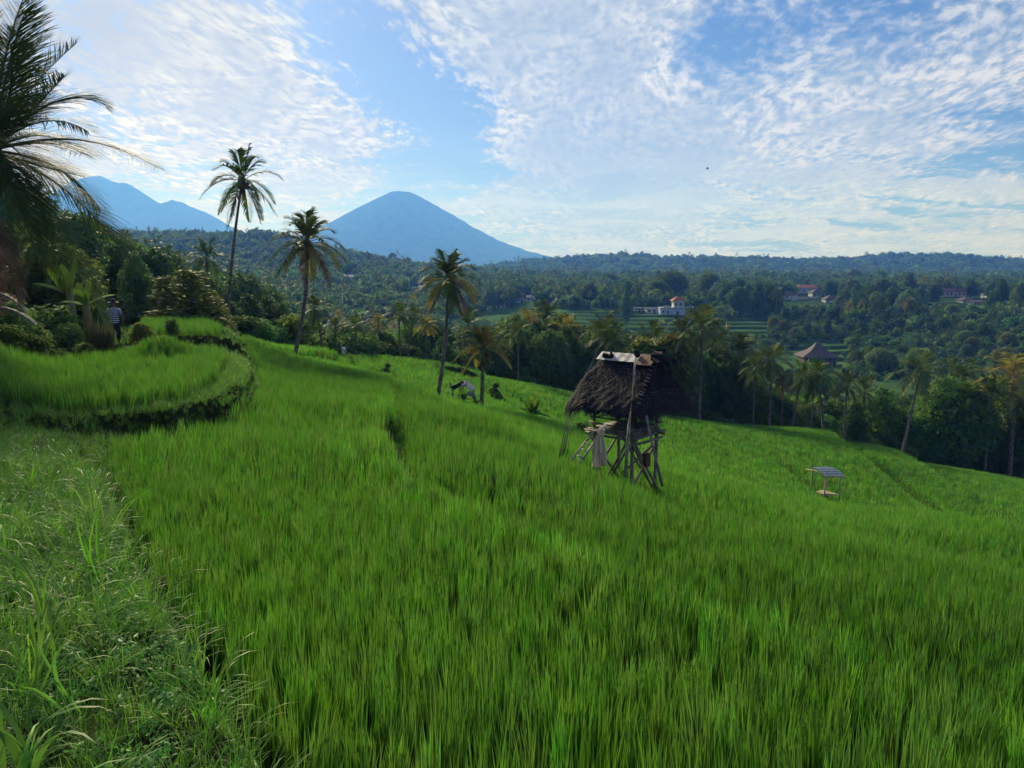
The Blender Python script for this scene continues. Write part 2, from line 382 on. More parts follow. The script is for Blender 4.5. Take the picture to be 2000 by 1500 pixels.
def poly(pts):   # image points with depth -> world xy
    return np.array([at(*p)[:2] for p in pts])
def sd_line(x, y, pl):
    """signed distance to an open polyline; positive on its right-hand side"""
    best = np.full(x.shape, 1e9); sg = np.ones(x.shape)
    for (ax, ay), (bx, by) in zip(pl[:-1], pl[1:]):
        dx, dy = bx - ax, by - ay; L2 = dx*dx + dy*dy
        t = np.clip(((x-ax)*dx + (y-ay)*dy) / L2, 0, 1)
        qx = x - ax - t*dx; qy = y - ay - t*dy; d = np.hypot(qx, qy)
        cr = dx*(y-ay) - dy*(x-ax)
        m = d < best
        best = np.where(m, d, best); sg = np.where(m, np.where(cr < 0, 1.0, -1.0), sg)
    return best * sg
def sd_poly(x, y, pl):
    """signed distance to a closed polygon; positive inside"""
    best = np.full(x.shape, 1e9); ins = np.zeros(x.shape, bool)
    n = len(pl)
    for i in range(n):
        ax, ay = pl[i]; bx, by = pl[(i+1) % n]; dx, dy = bx-ax, by-ay
        t = np.clip(((x-ax)*dx + (y-ay)*dy) / (dx*dx+dy*dy), 0, 1)
        best = np.minimum(best, np.hypot(x-ax-t*dx, y-ay-t*dy))
        c = ((ay > y) != (by > y)) & (x < (bx-ax)*(y-ay)/((by-ay) if by != ay else 1e-9) + ax)
        ins ^= c
    return np.where(ins, best, -best)
def ss(x, a, b):
    t = np.clip((x-a)/(b-a), 0, 1); return t*t*(3-2*t)

E12 = poly([(2700,1500,3.0),(2000,1360,3.9),(1640,1240,4.8),(1300,1130,6.0),(1000,1010,7.9),(790,900,11.0),(745,830,15.5),(765,790,20),(762,745,33)])
E23 = poly([(2700,1230,8.0),(2000,1110,9.8),(1800,1070,10.5),(1500,1010,12),(1290,960,13.8),(1100,885,17.5),(900,790,24.5),(770,748,36),(640,703,50)])
EA = poly([(2100,1130,20),(1850,1050,26),(1720,1010,31),(1640,985,36),(1560,930,45),(1500,895,52),(1380,850,60),(1200,800,60)])
EB = poly([(2300,1130,24),(2000,1075,30),(1850,1012,40),(1737,947,52),(1700,927,57),(1635,887,68)])
EC = poly([(2300,1060,42),(2000,1000,49),(1912,977,53),(1850,955,57),(1787,922,66),(1732,890,75)])
ED = poly([(1340,930,24),(1200,880,28),(1050,830,34),(960,785,46),(870,750,49),(800,735,50)])
EE = poly([(1250,850,40),(1100,810,46),(980,768,56),(930,748,62),(850,722,62)])
STEPS = [(E12, 0.72, 0.45), (E23, 0.55, 0.7), (EA, 0.9, 1.3), (EB, 1.1, 1.5), (EC, 1.1, 1.6), (ED, 0.6, 1.0), (EE, 0.7, 1.2)]
def steps(x, y):
    z = np.zeros(x.shape)
    for pl, drop, wd in STEPS:
        if pl is E12: drop = drop * (1 - .85*ss(y, 17, 22))
        z += drop * ss(sd_line(x, y, pl), -wd*0.25, wd*0.75) * ss(y, 2, 3) * (1 - ss(y, 84, 104))
    return z
def uvs(x, y): return x / (y + K), np.log(y + K)
def tps(r2): return 0.5 * r2 * np.log(r2 + 1e-12)
_z = CP[:, 2] + steps(CP[:, 0], CP[:, 1]) * CP[:, 3]
_u, _v = uvs(CP[:, 0], CP[:, 1]); _s = _z / (CP[:, 1] + K)
n_ = len(CP)
A_ = np.zeros((n_+3, n_+3))
A_[:n_, :n_] = tps((_u[:, None]-_u)**2 * 2 + (_v[:, None]-_v)**2) + np.eye(n_) * 0.0015
A_[:n_, n_:] = np.c_[np.ones(n_), _u, _v]; A_[n_:, :n_] = A_[:n_, n_:].T
W_ = np.linalg.solve(A_, np.r_[_s, 0, 0, 0])
def rbf(x, y):
    u, v = uvs(x, y); s = W_[n_] + W_[n_+1]*u + W_[n_+2]*v
    for i in range(n_):
        s = s + W_[i] * tps((u-_u[i])**2 * 2 + (v-_v[i])**2)
    return s * (y + K)
rng0 = np.random.default_rng(5)
PH = rng0.uniform(0, 6.28, (5, 4, 2)); 
def wob(x, y, L, k=0):
    a = 0
    for i in range(4):
        f = 2*np.pi/L * (1.0 + 0.63*i)
        a = a + (np.sin(f*(x*math.cos(i*1.9+k)+y*math.sin(i*1.9+k)) + PH[k % 5, i, 0])) / (1+i*0.6)
    return a / 2.6

TOPT = poly([(-500,815,13.2),(0,820,13.4),(150,812,13.75),(300,800,14.4),(400,780,15.7),(452,745,18.2),(470,706,22.6),(450,692,24.6),(300,690,24.8),(150,700,22.2),(-200,740,18)])
UPT = poly([(275,655,29.6),(360,652,29.8),(425,655,29.4),(440,662,28.6),(438,648,33),(404,642,38),(275,642,38)])
UP2 = poly([(-500,690,23),(100,690,23.5),(280,668,26.2),(450,668,26.4),(480,680,28.5),(445,640,42),(-500,600,44)])
BUND = poly([(640,1700,1.2),(540,1450,2.35),(470,1360,2.8),(400,1280,3.4),(300,1170,4.2),(235,1060,5.5),(215,960,7.3),(170,895,9.0),(120,855,10.4),(0,842,10.9),(-700,842,11)])
BUND = np.vstack([[0.05, 0.3], [0.0, -3], [-14, -3], [-14, 11], BUND[::-1]])[::-1]
FAREND = poly([(455,693,50),(470,688,44),(560,686,46),(635,690,48),(650,697,47),(700,702,52),(640,688,60),(470,682,62)])
MOUND = [(895,741,58,.55,1.5,.5,10),(966,757,52,.7,.55,1.2,0),(755,724,48,.45,.55,.6,0),(682,711,52,0.45,.5,.5,0),(318,665,22.6,0.45,0.7,.7,0),(700,1000,6,0,.1,.1,0)]

def ground(x, y):
    x = np.asarray(x, float); y = np.asarray(y, float); sh = x.shape
    x = x.ravel(); y = y.ravel()
    z = rbf(x, y) - steps(x, y)
    # broken rolling relief on the far slopes
    far = ss(y, 120, 500)
    z = z + far * (wob(x, y, 160, 1) * 3.0 + wob(x, y, 55, 2) * 1.2)
    # paddies stepped down the valley side
    tr = ss(y, 175, 200) * (1 - ss(y, 395, 425)) * ss(x, 5, 40)
    h = 1.25; q = z / h; fr = q - np.floor(q)
    z = z * (1-tr) + tr * h * (np.floor(q) + ss(fr, 0.62, 0.95))
    # left upper terraces
    m = ss(sd_poly(x, y, UP2), -0.8, 0.5); z = z*(1-m) + m*(-2.62)
    m = ss(sd_poly(x, y, TOPT), -0.62, -0.15); z = z*(1-m) + m*(-2.50)
    m = ss(sd_poly(x, y, UPT), -0.75, -0.05); z = z*(1-m) + m*(-2.28)
    # left hillside rising beside the terraces
    m = ss(-(x + 0.62*y - 0.8), 0.0, 5.0) * ss(y, 12, 15) * (1 - ss(y, 60, 90)); z = z + m * 1.9
    # the grass bank the camera stands on
    bz = np.interp(y, [-3, 1.5, 3, 6, 9.5, 12], [-1.50, -1.50, -1.62, -1.95, -2.22, -2.35])
    m = ss(sd_poly(x, y, BUND), -0.28, 0.22); z = z*(1-m) + m*(bz + 0.03*wob(x, y, 0.9, 3))
    m = ss(sd_poly(x, y, FAREND), -0.6, 0.2); z = z + m*0.45
    for px, py, Yy, hh, rx, ry, a in MOUND:
        c = at(px, py, Yy); ca, sa = math.cos(R(a)), math.sin(R(a))
        dx = (x-c[0])*ca + (y-c[1])*sa; dy = -(x-c[0])*sa + (y-c[1])*ca
        z = z + hh*np.exp(-(dx/rx)**4 - (dy/ry)**2)
    # far wooded ridge
    prof = np.interp(x, [-1300,-500,-150,0,120,240,330,480,600,780,850,1010,1130,1300,1900], [10,14,16,30,44,52,45,44,40,41,50,52,40,36,30])
    m = np.exp(-((y-1800-0.12*(x-500))/330.0)**2); z = z + m*(prof + wob(x, y, 210, 4)*5 + wob(x, y, 70, 2)*2.5)
    return z.reshape(sh)
def gz(x, y): return float(ground(np.array([x]), np.array([y]))[0])

ys = np.r_[-2.6, -2.0, -1.3, -0.6, 0.0, np.exp(np.linspace(math.log(0.4+2), math.log(60+2), 520)) - 2]
ys = np.r_[ys, np.exp(np.linspace(math.log(60.4), math.log(170), 170)), np.arange(171, 425, 0.9), np.exp(np.linspace(math.log(426), math.log(2600), 170)), 3200, 4200, 5500, 7200, 9400, 12000]
us = np.r_[np.linspace(-3.2, -1.15, 26)[:-1], np.linspace(-1.15, 1.15, 470), np.linspace(1.15, 3.2, 26)[1:]]
U2, Y2 = np.meshgrid(us, ys); X2 = U2 * (Y2 + K)
Z2 = ground(X2, Y2)
nr, nc = Z2.shape
ii = np.arange(nr*nc).reshape(nr, nc)
quads = np.stack([ii[:-1, :-1], ii[:-1, 1:], ii[1:, 1:], ii[1:, :-1]], -1).reshape(-1, 4)
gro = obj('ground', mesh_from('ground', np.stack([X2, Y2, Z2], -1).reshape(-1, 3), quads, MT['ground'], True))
tag(gro, 'terraced hillside falling from the grassy bank to the valley floor', 'ground', kind='structure')

def mountain(name, outline, Y0, wid, foot, label, m, seed, res=10.0):
    xs_ = np.array([at(px, py, Y0)[0] for px, py in outline]); zs_ = np.array([at(px, py, Y0)[2] for px, py in outline])
    gx = np.arange(xs_[0], xs_[-1], res*3); gy = np.arange(Y0 - wid*1.9, Y0 + wid*1.2, res*4)
    GX, GY = np.meshgrid(gx, gy)
    pr = np.interp(GX, xs_, zs_)
    k = np.exp(-np.abs((GY-Y0)/wid)**1.6)
    rg = np.random.default_rng(seed); nz = 0
    for i in range(26):
        a = rg.uniform(-.9, .9); L = rg.uniform(90, 800); nz = nz + np.abs(np.sin((GX*math.cos(a)+GY*math.sin(a))*math.pi/L + rg.uniform(0, 6))) * L
    nz = nz / 26 / 400
    edge = np.clip(np.abs(GY-Y0)/wid, 0, 1)
    Zm = foot + (pr-foot) * k * (1 - 0.45*edge*nz)
    rough = np.random.default_rng(seed+1).normal(0, 1, GX.shape)
    Zm = Zm + rough * 2.6 * k
    a, b = GX.shape; ii = np.arange(a*b).reshape(a, b)
    q = np.stack([ii[:-1, :-1], ii[:-1, 1:], ii[1:, 1:], ii[1:, :-1]], -1).reshape(-1, 4)
    o = obj(name, mesh_from(name, np.stack([GX, GY, Zm], -1).reshape(-1, 3), q, m, True))
    tag(o, label, 'mountain', kind='structure'); return o
mm = hill_mat('forested_slope', (0.018, 0.038, 0.020), (0.040, 0.070, 0.030))
mountain('mountain', [(300,545),(500,515),(560,484),(600,457),(640,437),(672,421),(700,406),(728,392),(745,384),(757,377),(770,373),(785,373),(800,374),(816,382),(833,391),(860,406),(880,418),(900,429),(925,444),(950,457),(975,470),(1000,480),(1030,490),(1060,498),(1100,507),(1200,525),(1400,545)],
         6000, 1500, -40, 'blue cone shaped volcano rising behind the valley', mm, 3)
mountain('mountain', [(-500,470),(-200,425),(-60,415),(0,404),(30,402),(60,400),(100,390),(130,372),(160,350),(178,344),(192,342),(205,347),(222,354),(235,358),(245,356),(256,361),(275,374),(290,384),(305,394),(318,399),(328,395),(338,391),(350,393),(370,402),(400,414),(425,427),(445,440),(470,452),(520,480),(600,520),(700,545)],
         6400, 1500, -40, 'blue double peaked mountain at the left behind the tall palm', mm, 8)

if True:
    hv = MB(); hv.box((-9000, -8, -60), (11000, 8600, 800))
    haze = hv.build('haze', None); haze['kind'] = 'stuff'; haze['label'] = 'thin blue morning haze lying over the valley'
    hm = bpy.data.materials.new('haze'); hm.use_nodes = True; h = NT(hm.node_tree)
    for nd in list(h.n):
        if nd.type != 'OUTPUT_MATERIAL': h.n.remove(nd)
    pv = h.new('ShaderNodeVolumePrincipled')
    pv.inputs['Color'].default_value = (0.10, 0.29, 1.0, 1)
    pv.inputs['Absorption Color'].default_value = (1, 1, 1, 1)
    pv.inputs['Density'].default_value = 0.00025
    pv.inputs['Anisotropy'].default_value = 0.3
    h.put(h.n['Material Output'].inputs['Volume'], pv.outputs[0])
    haze.data.materials.append(hm)

# ------------------------------------------------------------------ plants: meshes
def blades(seed, n, h, wid, r0, lean, bend, seg=4, wvar=0.3, tipdrop=0.0, flat=0.5):
    """n tapered blades as one mesh; h, lean, bend are (min, max)"""
    g = np.random.default_rng(seed)
    az = g.uniform(0, 2*np.pi, n); rr = r0*np.sqrt(g.uniform(0, 1, n)); ba = g.uniform(0, 2*np.pi, n)
    H = g.uniform(h[0], h[1], n); t0 = g.uniform(lean[0], lean[1], n); bd = g.uniform(bend[0], bend[1], n)
    W = wid*(1 + wvar*g.uniform(-1, 1, n)); tw = az + np.pi/2 + g.uniform(-1, 1, n)*flat
    px = rr*np.cos(ba); py = rr*np.sin(ba); pz = np.zeros(n)
    vs = []; 
    for k in range(seg+1):
        s = k/seg
        wk = W*(0.55 + 0.9*s - 1.45*s**2.2) * (0 if k == seg else 1)
        if k == seg: vs.append(np.stack([px, py, pz], -1))
        else:
            ox = np.cos(tw)*wk/2; oy = np.sin(tw)*wk/2
            vs.append(np.stack([px-ox, py-oy, pz], -1)); vs.append(np.stack([px+ox, py+oy, pz], -1))
        a = t0 + bd*(s**1.5) + tipdrop*s**3
        px = px + np.cos(az)*np.sin(a)*H/seg; py = py + np.sin(az)*np.sin(a)*H/seg; pz = pz + np.cos(a)*H/seg
    nv = 2*seg+1
    vv = np.stack(vs, 1).reshape(-1, 3)
    f = []
    base = np.arange(n)*nv
    for k in range(seg-1):
        f.append(np.stack([base+2*k, base+2*k+1, base+2*k+3], -1)); f.append(np.stack([base+2*k, base+2*k+3, base+2*k+2], -1))
    f.append(np.stack([base+2*seg-2, base+2*seg-1, base+2*seg], -1))
    return vv, np.concatenate(f)
def leaves(seed, lobes, per, size, flatten=1.0, asp=1.7, inner=0.25, droop=0.25):
    """leaf sized faces spread through lobes (cx,cy,cz,r[,rz]); folded along the middle"""
    g = np.random.default_rng(seed); allv = []
    for L in lobes:
        cx, cy, cz_, r = L[:4]; rz = L[4] if len(L) > 4 else r
        n = int(per * r * r); 
        d = g.normal(0, 1, (n, 3)); d /= np.linalg.norm(d, axis=1)[:, None]
        rad = (1 - g.uniform(0, 1, n)**2 * (1-inner))[:, None]
        rad = rad * (1 + 0.16*np.sin(d[:, :1]*5+L[0]) * np.cos(d[:, 1:2]*4+L[1]))
        c = np.array([cx, cy, cz_]) + d*rad*np.array([r, r, rz])
        nrm = d*0.8 + g.normal(0, 0.55, (n, 3)) + np.array([0, 0, 0.35]); nrm /= np.linalg.norm(nrm, axis=1)[:, None]
        tmp = g.normal(0, 1, (n, 3)); tmp[:, 2] -= droop
        a = np.cross(nrm, tmp); a /= np.linalg.norm(a, axis=1)[:, None]; b = np.cross(nrm, a)
        s = size*g.uniform(0.6, 1.35, n)[:, None]
        fold = nrm*s*0.18
        allv.append(np.stack([c - b*s*asp/2, c + a*s/2 - fold, c + b*s*asp/2, c - a*s/2 - fold], 1))
    v = np.concatenate(allv).reshape(-1, 3); n = len(v)//4; k = np.arange(n)*4
    f = np.concatenate([np.stack([k, k+1, k+2], -1), np.stack([k, k+2, k+3], -1)])
    return v, f
def crown_lobes(seed, R_, H_, z0, nl, low=0.0, shape='round'):
    g = random.Random(seed); L = []
    for i in range(nl):
        t = (i+0.5)/nl; z = z0 + H_*(low + (1-low)*t) 
        if shape == 'cone': env = R_*(1.02 - 0.85*t)
        elif shape == 'column': env = R_*(0.75*math.sin(math.pi*min(1, max(0.12, t*0.9+0.1)))+0.2)
        elif shape == 'flat': env = R_*(0.5 + 0.6*math.sin(math.pi*t))
        else: env = R_*math.sin(math.pi*(0.16+0.74*t))
        a = i*2.399 + g.uniform(-.5, .5); r = env*g.uniform(0.34, 0.52); d = max(0, env - r)*g.uniform(0.55, 1.05)
        L.append((math.cos(a)*d, math.sin(a)*d, z, max(r, R_*0.2)*g.uniform(.9, 1.25), max(r, R_*0.2)*g.uniform(.7, 1.0)))
    return L
def tree_proto(seed, R_, H_, trunk_h, nl, per, size, m, shape='round', limbs=7, tr=None, inner=.25):
    """returns (crown mesh, trunk mesh); tree stands on z=0"""
    lob = crown_lobes(seed, R_, H_, trunk_h, nl, shape=shape)
    v, f = leaves(seed, lob, per, size, inner=inner)
    cm = mesh_from('crown', v, f, m)
    g = random.Random(seed+9); b = MB(); tr = tr or R_*0.07+0.06
    top = Vector((g.uniform(-.3, .3), g.uniform(-.3, .3), trunk_h + H_*0.55))
    mid = Vector((g.uniform(-.25, .25), g.uniform(-.25, .25), trunk_h*0.6))
    b.tube([(0, 0, -1.5), (0, 0, 0.1), mid, (mid+top)/2 + Vector((.15, .1, 0)), top], [tr*1.5, tr*1.15, tr*.85, tr*.6, tr*.2], 8)
    for i in range(limbs):
        l = lob[(i*5+2) % len(lob)]; t = g.uniform(0.25, 0.8)
        st = mid.lerp(top, t*0.8); en = Vector(l[:3])
        b.tube([st, st.lerp(en, .5) + Vector((0, 0, .12*(en-st).length)), en], [tr*.42, tr*.28, tr*.08], 5, False)
    return cm, mesh_from('trunk', b.v, b.f, MT['bark'], True)
def frond(v, f, base, ctrl, tip, L, npair, droop, seed, wid=0.045, rw=0.02, vee=0.5, seg=3):
    """coconut frond: arching rib with hanging leaflets on both sides -> appended as triangles"""
    g = np.random.default_rng(seed)
    B, C, T = [np.array(q, float) for q in (base, ctrl, tip)]
    t = np.linspace(0.14, 1.0, npair)
    pos = ((1-t)**2)[:, None]*B + (2*t*(1-t))[:, None]*C + (t**2)[:, None]*T
    tan = (2*(1-t))[:, None]*(C-B) + (2*t)[:, None]*(T-C); tan /= np.linalg.norm(tan, axis=1)[:, None]
    up = np.array([0, 0, 1.0]); side = np.cross(tan, up); ln = np.linalg.norm(side, axis=1)[:, None]
    side = np.where(ln > 1e-3, side/np.maximum(ln, 1e-3), np.array([1.0, 0, 0]))
    upl = np.cross(side, tan)
    for sgn in (-1, 1):
        n = len(t); l = L*(np.sin(np.pi*(0.18+0.78*t))**0.7)*g.uniform(0.85, 1.1, n)
        d = side*sgn*0.8 + tan*(0.45+0.5*t)[:, None] + upl*vee*g.uniform(0.2, 1.0, n)[:, None] + g.normal(0, 0.10, (n, 3))
        d /= np.linalg.norm(d, axis=1)[:, None]
        p = pos.copy(); wdir = np.cross(d, upl); wdir /= np.maximum(np.linalg.norm(wdir, axis=1)[:, None], 1e-3)
        wdir = wdir*0.6 + tan*0.6; rows = []
        for k in range(seg+1):
            s = k/seg; wk = wid*(0.6+0.9*s-1.4*s*s) if k < seg else 0
            if k < seg: rows += [p - wdir*wk/2, p + wdir*wk/2]
            else: rows += [p]
            d = d + np.array([0, 0, -1.0])*droop*(0.4+s)*g.uniform(.8, 1.2, n)[:, None]*(3/seg); d /= np.linalg.norm(d, axis=1)[:, None]
            p = p + d*(l/seg)[:, None]
        k0 = sum(len(q) for q in v); nv = 2*seg+1
        v.append(np.stack(rows, 1).reshape(-1, 3)); b0 = k0 + np.arange(n)*nv
        for k in range(seg-1):
            f.append(np.stack([b0+2*k, b0+2*k+1, b0+2*k+3], -1)); f.append(np.stack([b0+2*k, b0+2*k+3, b0+2*k+2], -1))
        f.append(np.stack([b0+2*seg-2, b0+2*seg-1, b0+2*seg], -1))
    # rib as a thin three sided rod
    tt = np.linspace(0, 1, 9); P_ = ((1-tt)**2)[:, None]*B + (2*tt*(1-tt))[:, None]*C + (tt**2)[:, None]*T
    k0 = sum(len(q) for q in v); rows = []
    sd_ = np.cross(T-B, up); sd_ = sd_/max(np.linalg.norm(sd_), 1e-3)
    for i in range(9):
        r = rw*(1.3-1.15*tt[i]); rows += [P_[i]+sd_*r, P_[i]-sd_*r, P_[i]-up*r*1.4+0*sd_]
    v.append(np.array(rows)); 
    fr = []
    for i in range(8):
        for j in range(3):
            a = k0+i*3+j; b = k0+i*3+(j+1) % 3
            fr += [(a, b, b+3), (a, b+3, a+3)]
    f.append(np.array(fr))
def palm_fronds(seed, nf, L, leaf, npair, droop=.28, lo=-48, hi=78, wid=.05, seg=3, wind=(0, 0)):
    g = random.Random(seed); out = []
    for i in range(nf):
        e = R(hi + (lo-hi)*((i+.5)/nf)**1.15); a = i*2.39996 + g.uniform(-.25, .25); l = L*g.uniform(.88, 1.08)*(1 if e > -0.4 else .85)
        d = Vector((math.cos(a)*math.cos(e), math.sin(a)*math.cos(e), math.sin(e)))
        c = d*l*0.58 + Vector((0, 0, .06*l)); tip = d*l*0.97 + Vector((wind[0]*l, wind[1]*l, -l*(0.42*math.cos(e)+0.12)))
        out.append((d*0.12, c, tip, e))
    return out
def palm_crown_mesh(seed, nf, L, leaf, npair, m, **kw):
    v, f = [], []
    wid = kw.get('wid', .06); seg = kw.get('seg', 2)
    for k, (b, c, t, e) in enumerate(palm_fronds(seed, nf, L, leaf, npair)):
        frond(v, f, b, c, t, leaf, npair, .30 + .12*(e < 0), seed*50+k, wid=wid, rw=.025, seg=seg)
    return mesh_from('crown', np.concatenate(v), np.concatenate(f), m)
def curved_trunk(name, p0, p1, r0, r1, bend, m, parent=None, n=9):
    b = MB(); p0 = Vector(p0); p1 = Vector(p1); pts = []; rad = []
    for i in range(13):
        t = i/12; p = p0.lerp(p1, t) + Vector(bend)*(4*t*(1-t)) ; pts.append(p)
        rad.append((r0*(1-t)+r1*t) * (1 + 0.5*max(0, 0.1-t)*10*0.6) * (1+.03*math.sin(i*3.1)))
    b.tube(pts, rad, n)
    return b.build(name, m, parent, True)

# ------------------------------------------------------------------ instancing of stuff (uncountable)
def instancer(name, pts, rot_, scl, idx, sources, label, cat=None):
    src = bpy.data.collections.new(name + '_kinds')
    for i, (me) in enumerate(sources):
        o = bpy.data.objects.new('%s_kind_%02d' % (name, i), me); src.objects.link(o)
    me = bpy.data.meshes.new(name); me.vertices.add(len(pts)); me.vertices.foreach_set('co', np.asarray(pts, np.float32).ravel())
    for nm, typ, arr, key in (('rot', 'FLOAT_VECTOR', rot_, 'vector'), ('scl', 'FLOAT_VECTOR', scl, 'vector'), ('idx', 'INT', idx, 'value')):
        at_ = me.attributes.new(nm, typ, 'POINT'); at_.data.foreach_set(key, np.asarray(arr, np.int32 if typ == 'INT' else np.float32).ravel())
    me.materials.append(sources[0].materials[0])
    ob = obj(name, me)
    ng = bpy.data.node_groups.new(name, 'GeometryNodeTree')
    ng.interface.new_socket('Geometry', in_out='INPUT', socket_type='NodeSocketGeometry')
    ng.interface.new_socket('Geometry', in_out='OUTPUT', socket_type='NodeSocketGeometry')
    N, L = ng.nodes, ng.links
    gi = N.new('NodeGroupInput'); go = N.new('NodeGroupOutput'); ip = N.new('GeometryNodeInstanceOnPoints')
    ci = N.new('GeometryNodeCollectionInfo'); ci.inputs[0].default_value = src; ci.inputs['Separate Children'].default_value = True; ci.inputs['Reset Children'].default_value = True
    def na(nm, typ):
        q = N.new('GeometryNodeInputNamedAttribute'); q.data_type = typ; q.inputs['Name'].default_value = nm; return q.outputs['Attribute']
    er = N.new('FunctionNodeEulerToRotation')
    L.new(gi.outputs[0], ip.inputs['Points']); L.new(ci.outputs[0], ip.inputs['Instance']); ip.inputs['Pick Instance'].default_value = True
    L.new(na('idx', 'INT'), ip.inputs['Instance Index']); L.new(na('rot', 'FLOAT_VECTOR'), er.inputs[0]); L.new(er.outputs[0], ip.inputs['Rotation'])
    L.new(na('scl', 'FLOAT_VECTOR'), ip.inputs['Scale']); L.new(ip.outputs[0], go.inputs[0])
    md = ob.modifiers.new('scatter', 'NODES'); md.node_group = ng
    tag(ob, label, cat, kind='stuff')
    return ob
def scatter(seed, x, y, smin, smax, nk, tilt=0.08, zoff=0.0, z=None, ztall=None):
    g = np.random.default_rng(seed); n = len(x)
    z = ground(x, y) if z is None else z
    pts = np.stack([x, y, z + zoff], -1)
    r = np.stack([g.normal(0, tilt, n), g.normal(0, tilt, n), g.uniform(0, 6.283, n)], -1)
    s = g.uniform(smin, smax, n); sc3 = np.stack([s, s, s*(1 if ztall is None else ztall)], -1)
    return pts, r, sc3, g.integers(0, nk, n)
def inview(x, y, m=0.06):
    return (np.abs(x) < (y + 1.5)*(0.662+m) + 0.8) & (y > 0.2)

# rice ------------------------------------------------------------
FIELD = poly([(2900,1560,2.6),(640,1500,2.25)]) 
FIELD = np.vstack([[5.5, 0.6], [0.62, 0.6], poly([(780,1500,2.2),(670,1400,2.75),(535,1290,3.4),(318,1060,5.8),(258,960,7.65),(214,900,9.5),(228,860,12.0),(310,842,13.15),(400,807,14.8),(455,788,16.2),(498,766,18.9),(510,742,22.1),(494,715,28),(480,700,36),(480,694,46),(600,689,55),(760,699,68),(950,735,74),(1100,762,75),(1400,830,79),(1600,860,80),(1800,905,80),(2000,940,80),(2500,1020,78),(2500,1200,40)])])
def grid_pts(x0, x1, y0, y1, step, jit, seed):
    g = np.random.default_rng(seed)
    xs, ys_ = np.meshgrid(np.arange(x0, x1, step), np.arange(y0, y1, step)); xs = xs.ravel(); ys_ = ys_.ravel()
    return xs + g.uniform(-jit, jit, xs.shape)*step, ys_ + g.uniform(-jit, jit, xs.shape)*step
def crop_z(x, y): return ground(x, y)
def field_points(seed, y0, y1, step):
    x, y = grid_pts(-30, 62, y0, y1, step, .33, seed)
    k = inview(x, y); x, y = x[k], y[k]
    k = sd_poly(x, y, FIELD) > 0.0; x, y = x[k], y[k]
    # bare strips along the terrace edges
    for j_, (pl, dr, wd) in enumerate(STEPS):
        s_ = sd_line(x, y, pl)
        if j_ > 0: break
        k = ~((s_ > 0) & (s_ < np.interp(y, [2, 4, 11, 12.5, 16, 19], [.15, .22, .26, .42, .42, 0])))
        x, y = x[k], y[k]
    for px, py, Yy, hh, rx, ry, a in MOUND[:4]:
        c = at(px, py, Yy); k = ((x-c[0])/(rx*1.3))**2 + ((y-c[1])/(ry*2.2))**2 > 1; x, y = x[k], y[k]
    z = ground(x, y)
    return x, y, z
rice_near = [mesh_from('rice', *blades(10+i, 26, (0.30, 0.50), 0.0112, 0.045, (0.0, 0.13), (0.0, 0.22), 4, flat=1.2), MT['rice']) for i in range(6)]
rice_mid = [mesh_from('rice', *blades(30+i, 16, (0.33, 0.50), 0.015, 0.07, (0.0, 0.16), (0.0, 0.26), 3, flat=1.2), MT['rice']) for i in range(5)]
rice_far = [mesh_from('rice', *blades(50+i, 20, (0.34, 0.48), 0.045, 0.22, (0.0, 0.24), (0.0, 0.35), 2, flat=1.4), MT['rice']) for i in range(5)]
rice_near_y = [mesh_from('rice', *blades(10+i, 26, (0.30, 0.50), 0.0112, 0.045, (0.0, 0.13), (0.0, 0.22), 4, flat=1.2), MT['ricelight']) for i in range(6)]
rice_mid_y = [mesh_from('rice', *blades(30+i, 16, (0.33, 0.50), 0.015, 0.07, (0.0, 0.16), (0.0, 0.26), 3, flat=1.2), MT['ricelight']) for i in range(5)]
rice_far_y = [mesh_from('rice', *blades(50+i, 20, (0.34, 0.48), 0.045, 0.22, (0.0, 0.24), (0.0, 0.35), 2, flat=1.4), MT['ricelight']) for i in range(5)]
for nm, y0, y1, st, kinds, sm, sx_ in (('rice_crop', 0.9, 10, .118, rice_near, .85, 1.12), ('rice_crop', 10, 32, .155, rice_mid, .85, 1.15), ('rice_crop', 32, 82, .34, rice_far, .9, 1.2)):
    x, y, z = field_points(int(y0)+3, y0, y1, st)
    # patches grow a little taller or shorter
    tall = 1 + 0.12*wob(x, y, 2.6, 1) + 0.10*wob(x, y, 7.0, 2)
    bank_shade = np.zeros(len(x), bool)  # darker, shorter rice along the lower steps stands in for bank shade
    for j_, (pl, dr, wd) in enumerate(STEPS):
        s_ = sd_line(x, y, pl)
        if j_ > 1: tall = tall * (1 - .62*ss(s_, -wd*.3, 0)*(1-ss(s_, wd*.9, wd*1.8))); bank_shade |= (s_ > -.1*wd) & (s_ < wd*1.35) & (y > 20)
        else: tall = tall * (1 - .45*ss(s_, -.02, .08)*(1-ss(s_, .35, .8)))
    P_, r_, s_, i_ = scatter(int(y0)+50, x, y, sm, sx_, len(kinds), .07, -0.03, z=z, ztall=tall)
    s12 = sd_line(x, y, E12); edge = (s12 < .1) & (s12 > -np.abs(np.random.default_rng(8).normal(0, .45, len(x))) * np.interp(y, [3, 12, 20, 24], [.8, 1.5, 1.5, 0]))  # rim of the upper terrace gets the paler blades as painted light
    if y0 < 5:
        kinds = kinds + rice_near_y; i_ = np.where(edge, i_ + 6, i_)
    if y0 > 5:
        # terraces below the first bank: younger, paler crop; rim and far end: painted sunlight
        lower = (sd_line(x, y, E23) > 0) | (y > 40) | edge; i_ = np.where(lower & ~bank_shade, i_ + len(kinds), i_); kinds = kinds + [k_ for k_ in (rice_mid_y if y0 < 20 else rice_far_y)]
    instancer(nm, P_, r_, s_, i_, kinds, {0.9: 'tall green rice growing in the front of the large paddy', 10: 'green rice covering the sloping terraces round the thatched hut', 32: 'bright rice on the far terraces below the tree line'}[y0], 'rice')
